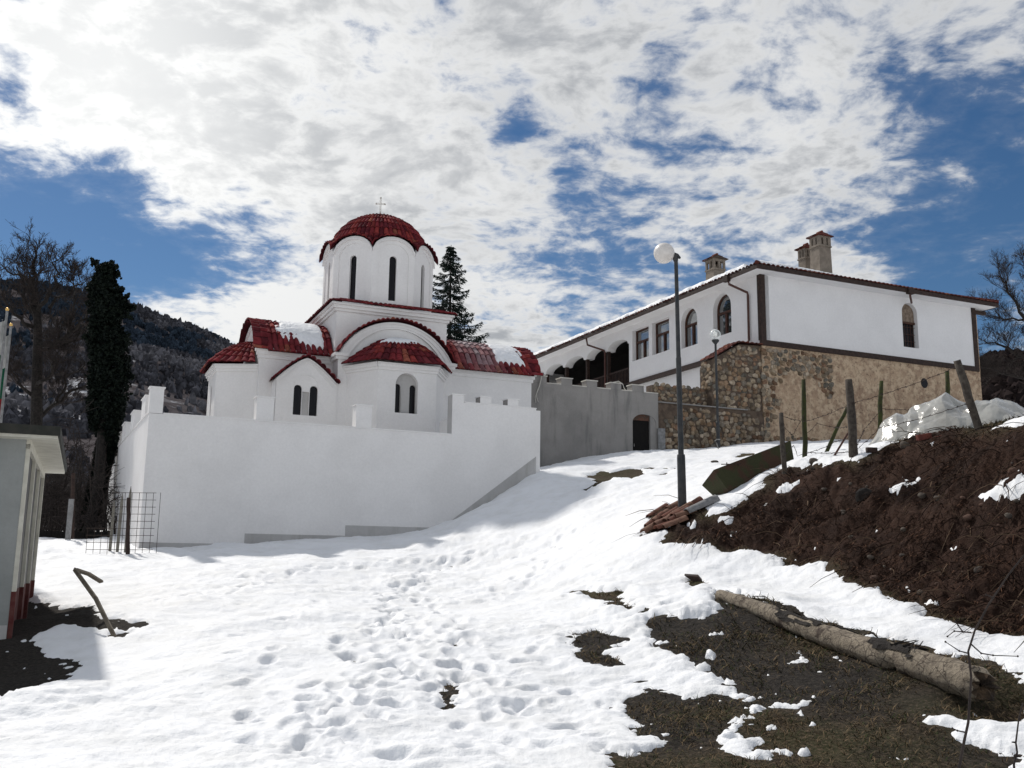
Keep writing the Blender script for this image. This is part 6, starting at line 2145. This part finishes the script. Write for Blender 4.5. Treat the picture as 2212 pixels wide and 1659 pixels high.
Yt = 38.0
bt = at(72, 1200, Yt); bt[2] = gz(bt[0], bt[1]) - .2
trk = [bt, at(74, 1100, Yt), at(78, 960, Yt), at(80, 820, Yt), at(82, 720, Yt), at(80, 660, Yt)]
limbs = [(L4([(300, 650, 0), (275, 480, .3), (262, 350, .2), (275, 230, 0), (290, 130, 0)], Yt), .13), (L4([(310, 640, 0), (380, 480, -.5), (440, 330, -.8), (470, 200, -1)], Yt), .10), (L4([(300, 700, 0), (210, 560, .5), (190, 420, .8), (130, 250, 1)], Yt), .11),
         (L4([(310, 880, 0), (440, 880, -.3), (560, 800, -.6), (650, 700, -.8), (735, 600, -1)], Yt), .12), (L4([(560, 800, -.6), (590, 650, -.5), (600, 480, -.4), (590, 330, -.2)], Yt), .07), (L4([(330, 930, 0), (500, 900, .5), (640, 810, .8), (740, 740, 1)], Yt), .08),
         (L4([(290, 760, 0), (180, 700, -.6), (90, 600, -1), (20, 480, -1.2)], Yt), .10), (L4([(400, 590, 0), (500, 500, .6), (600, 420, .9), (700, 380, 1)], Yt), .07), (L4([(280, 1250, 0), (400, 1150, -.6), (450, 1020, -1), (470, 900, -1)], Yt), .08),
         (L4([(290, 1500, 0), (430, 1380, .4), (580, 1260, .6), (730, 1230, .8)], Yt), .10), (L4([(430, 1390, .4), (500, 1280, .5), (590, 1120, .6), (690, 1030, .8)], Yt), .06), (L4([(260, 1300, 0), (150, 1200, -.5), (60, 1080, -.8)], Yt), .08), (L4([(265, 450, 0), (200, 340, -.5), (60, 290, -.8), (0, 280, -1)], Yt), .06)]
bare_tree('bare_tree', bt, limbs, .30, 'tall leafless tree left of the dark ivy column', 'tree', None, 5, gens=4, spread=.50, twigs=.62, len0=1.15, trunkpts=trk)
# second leafless tree at the right edge
Yr = 62.0
br = at(2262, 960, Yr); br[2] = gz(br[0], br[1]) - 1
def A_(u, v, d=0): return at(u, v, Yr + d)
trk = [br, A_(2262, 900), A_(2250, 820), A_(2235, 740)]
limbs = [([A_(2240, 760), A_(2215, 690), A_(2185, 640), A_(2165, 605)], .14), ([A_(2250, 800), A_(2200, 770, 1), A_(2160, 745, 1), A_(2125, 735, 1)], .12), ([A_(2240, 750), A_(2245, 680), A_(2230, 620), A_(2215, 575)], .13), ([A_(2255, 830), A_(2200, 815, -1), A_(2150, 800, -1), A_(2118, 790, -1)], .11), ([A_(2240, 760), A_(2290, 690), A_(2310, 620)], .12), ([A_(2215, 690), A_(2170, 690, 1), A_(2140, 680, 1)], .08), ([A_(2250, 800), A_(2320, 760), A_(2370, 720)], .12), ([A_(2200, 770), A_(2175, 800), A_(2135, 815)], .06)]
bare_tree('bare_tree', br, limbs, .28, 'wide leafless tree at the right edge behind the house', 'tree', None, 9, gens=4, spread=.5, twigs=1.25, len0=1.75, trunkpts=trk)

# ivy clad trunk: a dark ragged column of small leaves
Yi = 35.0
bi = at(180, 1190, 33.0); bi[2] = gz(bi[0], bi[1]) - .2
ivy = thing('ivy_tree', bi, 'dark ivy clad tree like a ragged column left of the church', 'tree')
OUTL = [(2520, 600, 720), (2350, 640, 775), (2150, 690, 850), (1950, 725, 900), (1780, 760, 945), (1640, 790, 965), (1560, 720, 1000), (1480, 700, 1010), (1400, 695, 1040), (1300, 700, 1060), (1200, 705, 1060), (1150, 710, 1075), (1080, 715, 1060), (1000, 715, 1050), (930, 705, 1060), (870, 690, 1075), (800, 690, 1050), (750, 705, 1000), (700, 712, 1000), (640, 715, 1030), (590, 715, 1060), (540, 722, 1050), (480, 718, 1010), (430, 712, 985), (380, 735, 950), (330, 755, 945), (290, 775, 945), (250, 770, 930), (225, 840, 910)]
OUTL = OUTL[::-1]
oy = np.array([o[0] for o in OUTL], float); ol_ = np.array([o[1] for o in OUTL], float); or_ = np.array([o[2] for o in OUTL], float)


def leafcloud(C, s, seed, flat=.0):
    rg_ = np.random.default_rng(seed)
    n = len(C)
    a = rg_.normal(size=(n, 3)); a /= np.linalg.norm(a, axis=1)[:, None]
    bvec = np.cross(a, rg_.normal(size=(n, 3))); bvec /= np.linalg.norm(bvec, axis=1)[:, None]
    s = np.broadcast_to(s, (n,))[:, None]
    V = np.stack([C - a * s, C + bvec * s * .7, C + a * s, C - bvec * s * .7], 1).reshape(-1, 3)
    F = (np.arange(n)[:, None] * 4 + np.arange(4)[None])
    mb_ = MB(); mb_.add(V, [tuple(x) for x in F.tolist()])
    return mb_


n = 46000
y_ = RNG.uniform(225, 2500, n); th = RNG.uniform(0, 2 * math.pi, n); rad_ = np.sqrt(RNG.uniform(.08, 1, n))
lft = np.interp(y_, oy, ol_); rgt = np.interp(y_, oy, or_)
cl = .20 * gnoise(y_ / 60.0, th * 2.2, 401) + .12 * gnoise(y_ / 22.0, th * 4.1, 402)
rad_ = rad_ * (1 + cl)
cx = (lft + rgt) / 2; hw_ = (rgt - lft) / 2 * .95
uu = .2655 * (cx + hw_ * rad_ * np.cos(th)); vv = 508.3 + .2655 * y_
hole = gnoise(y_ / 70.0, th * 1.7 + 5, 404) > .42
dpt = Yi + hw_ * .2655 / FD * Yi * rad_ * np.sin(th) * 1.0
Cc = np.array([at(a, b_, d) for a, b_, d in zip(uu[~hole], vv[~hole], dpt[~hole])])
# sprigs sticking out of the outline
sp_ = []
for (x, y, dx, dy) in ((770, 235, -28, -48), (790, 240, -20, -30), (940, 265, 12, -18), (905, 230, 0, -12), (720, 440, -14, -18), (735, 410, -16, -10), (1010, 520, 40, -46), (1030, 580, 75, -4), (1030, 610, 72, -16), (1010, 640, 66, 40), (980, 450, 24, -20), (960, 330, 0, -40), (700, 830, -14, -12), (1060, 1150, 24, 0), (720, 560, -10, -20)):
    for i in range(150):
        t = RNG.random(); w = 9 * (1 - t) + 2.5
        sp_.append(at(.2655 * (x + dx * t + RNG.normal(0, w)), 508.3 + .2655 * (y + dy * t + RNG.normal(0, w)), Yi + RNG.normal(0, .15)))
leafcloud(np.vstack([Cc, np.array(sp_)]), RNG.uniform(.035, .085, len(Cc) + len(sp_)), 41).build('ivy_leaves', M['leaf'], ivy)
b = MB(); b.tube([bi, at(196, 1130, 33.4), at(212, 1050, 34.2), at(222, 950, 34.8), at(228, 800, Yi), at(222, 650, Yi), at(224, 575, Yi)], [.20, .17, .17, .2, .2, .14, .05], 10)
b.build('trunk', M['bark'], ivy)
# spruce behind the church
Ys = 52.0
ctr = at(974.6, 529, Ys); zb_ = gz(ctr[0], Ys)
spr = thing('spruce', (ctr[0], Ys, zb_), 'dark spruce rising behind the right side of the church drum', 'tree')
Hs = ctr[2] - zb_
b = MB(); b.tube([(ctr[0], Ys, zb_ - .3), (ctr[0] + .05, Ys, zb_ + Hs * .5), (ctr[0], Ys, ctr[2])], [.22, .13, .015], 9); b.build('trunk', M['bark'], spr)
nd_c, br_ = [], MB()
z = .15
rgs = np.random.default_rng(17)
while z < Hs - 1.6:
    f_ = z / Hs
    Rmax = np.interp(z, [0, .35, .9, 1.8, 2.7, 3.6, 4.6, 5.6, 6.5, 9, 20], [.10, .30, .55, .85, 1.05, 1.4, 2.0, 2.7, 3.3, 3.6, 4.0])
    k_ = int(5 + 3 * min(1, z / 4)); off = rgs.uniform(0, 6.28)
    for i in range(k_):
        a = off + i * 2 * math.pi / k_ + rgs.normal(0, .22)
        L = Rmax * rgs.uniform(.55, 1.2)
        d = np.array([math.cos(a), math.sin(a), 0])
        p0_ = np.array([ctr[0], Ys, ctr[2] - z])
        m_ = 9
        tt = np.linspace(0, 1, m_)
        drop = -.42 * np.sin(tt * math.pi * .62) + .34 * tt ** 2.6
        P = p0_ + d * (tt * L)[:, None]; P[:, 2] += drop * L * (.55 if z > .8 else -.3) + rgs.normal(0, .02)
        br_.tube(P, np.linspace(.028 + .004 * z, .006, m_), 4, cap=False)
        side = np.array([-d[1], d[0], 0])
        ns = int(26 + L * 120)
        t2 = rgs.uniform(.08, 1.0, ns) ** .8
        q = np.stack([np.interp(t2, tt, P[:, j]) for j in range(3)], 1)
        wsp = (.07 + .17 * L * (1 - t2) * (t2 + .18) * 1.6)
        s_ = rgs.normal(0, .62, ns) * wsp
        q = q + side * s_[:, None] + d * (np.abs(s_) * .45)[:, None]
        q[:, 2] -= np.abs(rgs.normal(0, .06 + .035 * L, ns)) + np.abs(s_) * .25
        nd_c.append((q, d[None] * .8 + side[None] * np.sign(s_)[:, None] * .5 + np.array([0, 0, -.5]) + rgs.normal(0, .25, (ns, 3))))
    z += rgs.uniform(.15, .27) if z < 1.2 else rgs.uniform(.30, .52)
C = np.vstack([q for q, _ in nd_c]); D = np.vstack([d for _, d in nd_c]); D /= np.linalg.norm(D, axis=1)[:, None]
n = len(C)
Bv = np.cross(D, rgs.normal(size=(n, 3))); Bv /= np.linalg.norm(Bv, axis=1)[:, None]
sz = rgs.uniform(.06, .13, n)[:, None]
V = np.stack([C - D * sz * .4, C + Bv * sz * .26, C + D * sz, C - Bv * sz * .26], 1).reshape(-1, 3)
mb_ = MB(); mb_.add(V, [tuple(x) for x in (np.arange(n)[:, None] * 4 + np.arange(4)[None]).tolist()])
mb_.build('needles', M['needle'], spr); br_.build('branches', M['twig'], spr)

# thicket of bare brush behind the shed and below the trees
b = MB()
rgb = random.Random(3)
for i in range(260):
    u = rgb.uniform(-60, 275); Yb = rgb.uniform(31, 52)
    p = at(u, 1180, Yb); p[2] = gz(p[0], p[1]) - .1
    Hb = rgb.uniform(1.0, 3.4) * (1.25 if u < 150 else .8)
    pts = [p]; d = np.array([rgb.gauss(0, .25), rgb.gauss(0, .25), 1.0])
    for j in range(4):
        d = d + np.array([rgb.gauss(0, .22), rgb.gauss(0, .22), 0]); d /= np.linalg.norm(d); pts.append(pts[-1] + d * Hb / 4)
    b.tube(pts, np.linspace(.035, .010, 5), 4, cap=False)
    for k in range(11):
        f_ = rgb.uniform(.15, 1.0); j = min(3, int(f_ * 4)); q = pts[j] + (pts[j + 1] - pts[j]) * (f_ * 4 - j)
        d2 = np.array([rgb.gauss(0, .8), rgb.gauss(0, .8), rgb.gauss(.45, .5)]); d2 /= np.linalg.norm(d2)
        L = rgb.uniform(.4, 1.4); q2 = q + d2 * L * .5; q3 = q2 + (d2 + np.array([rgb.gauss(0, .4), rgb.gauss(0, .4), rgb.gauss(0.1, .3)])) * L * .5
        b.tube([q, q2, q3], [.013, .010, .006], 3, cap=False)
        for m_ in range(2):
            d3 = np.array([rgb.gauss(0, .8), rgb.gauss(0, .8), rgb.gauss(.3, .5)]); q4 = q2 + d3 * .35
            b.tube([q2, q4], [.008, .005], 3, cap=False)
tag(b.build('thicket', M['twig']), 'tangle of bare brush behind the shed and under the trees', 'brush', None, 'stuff')
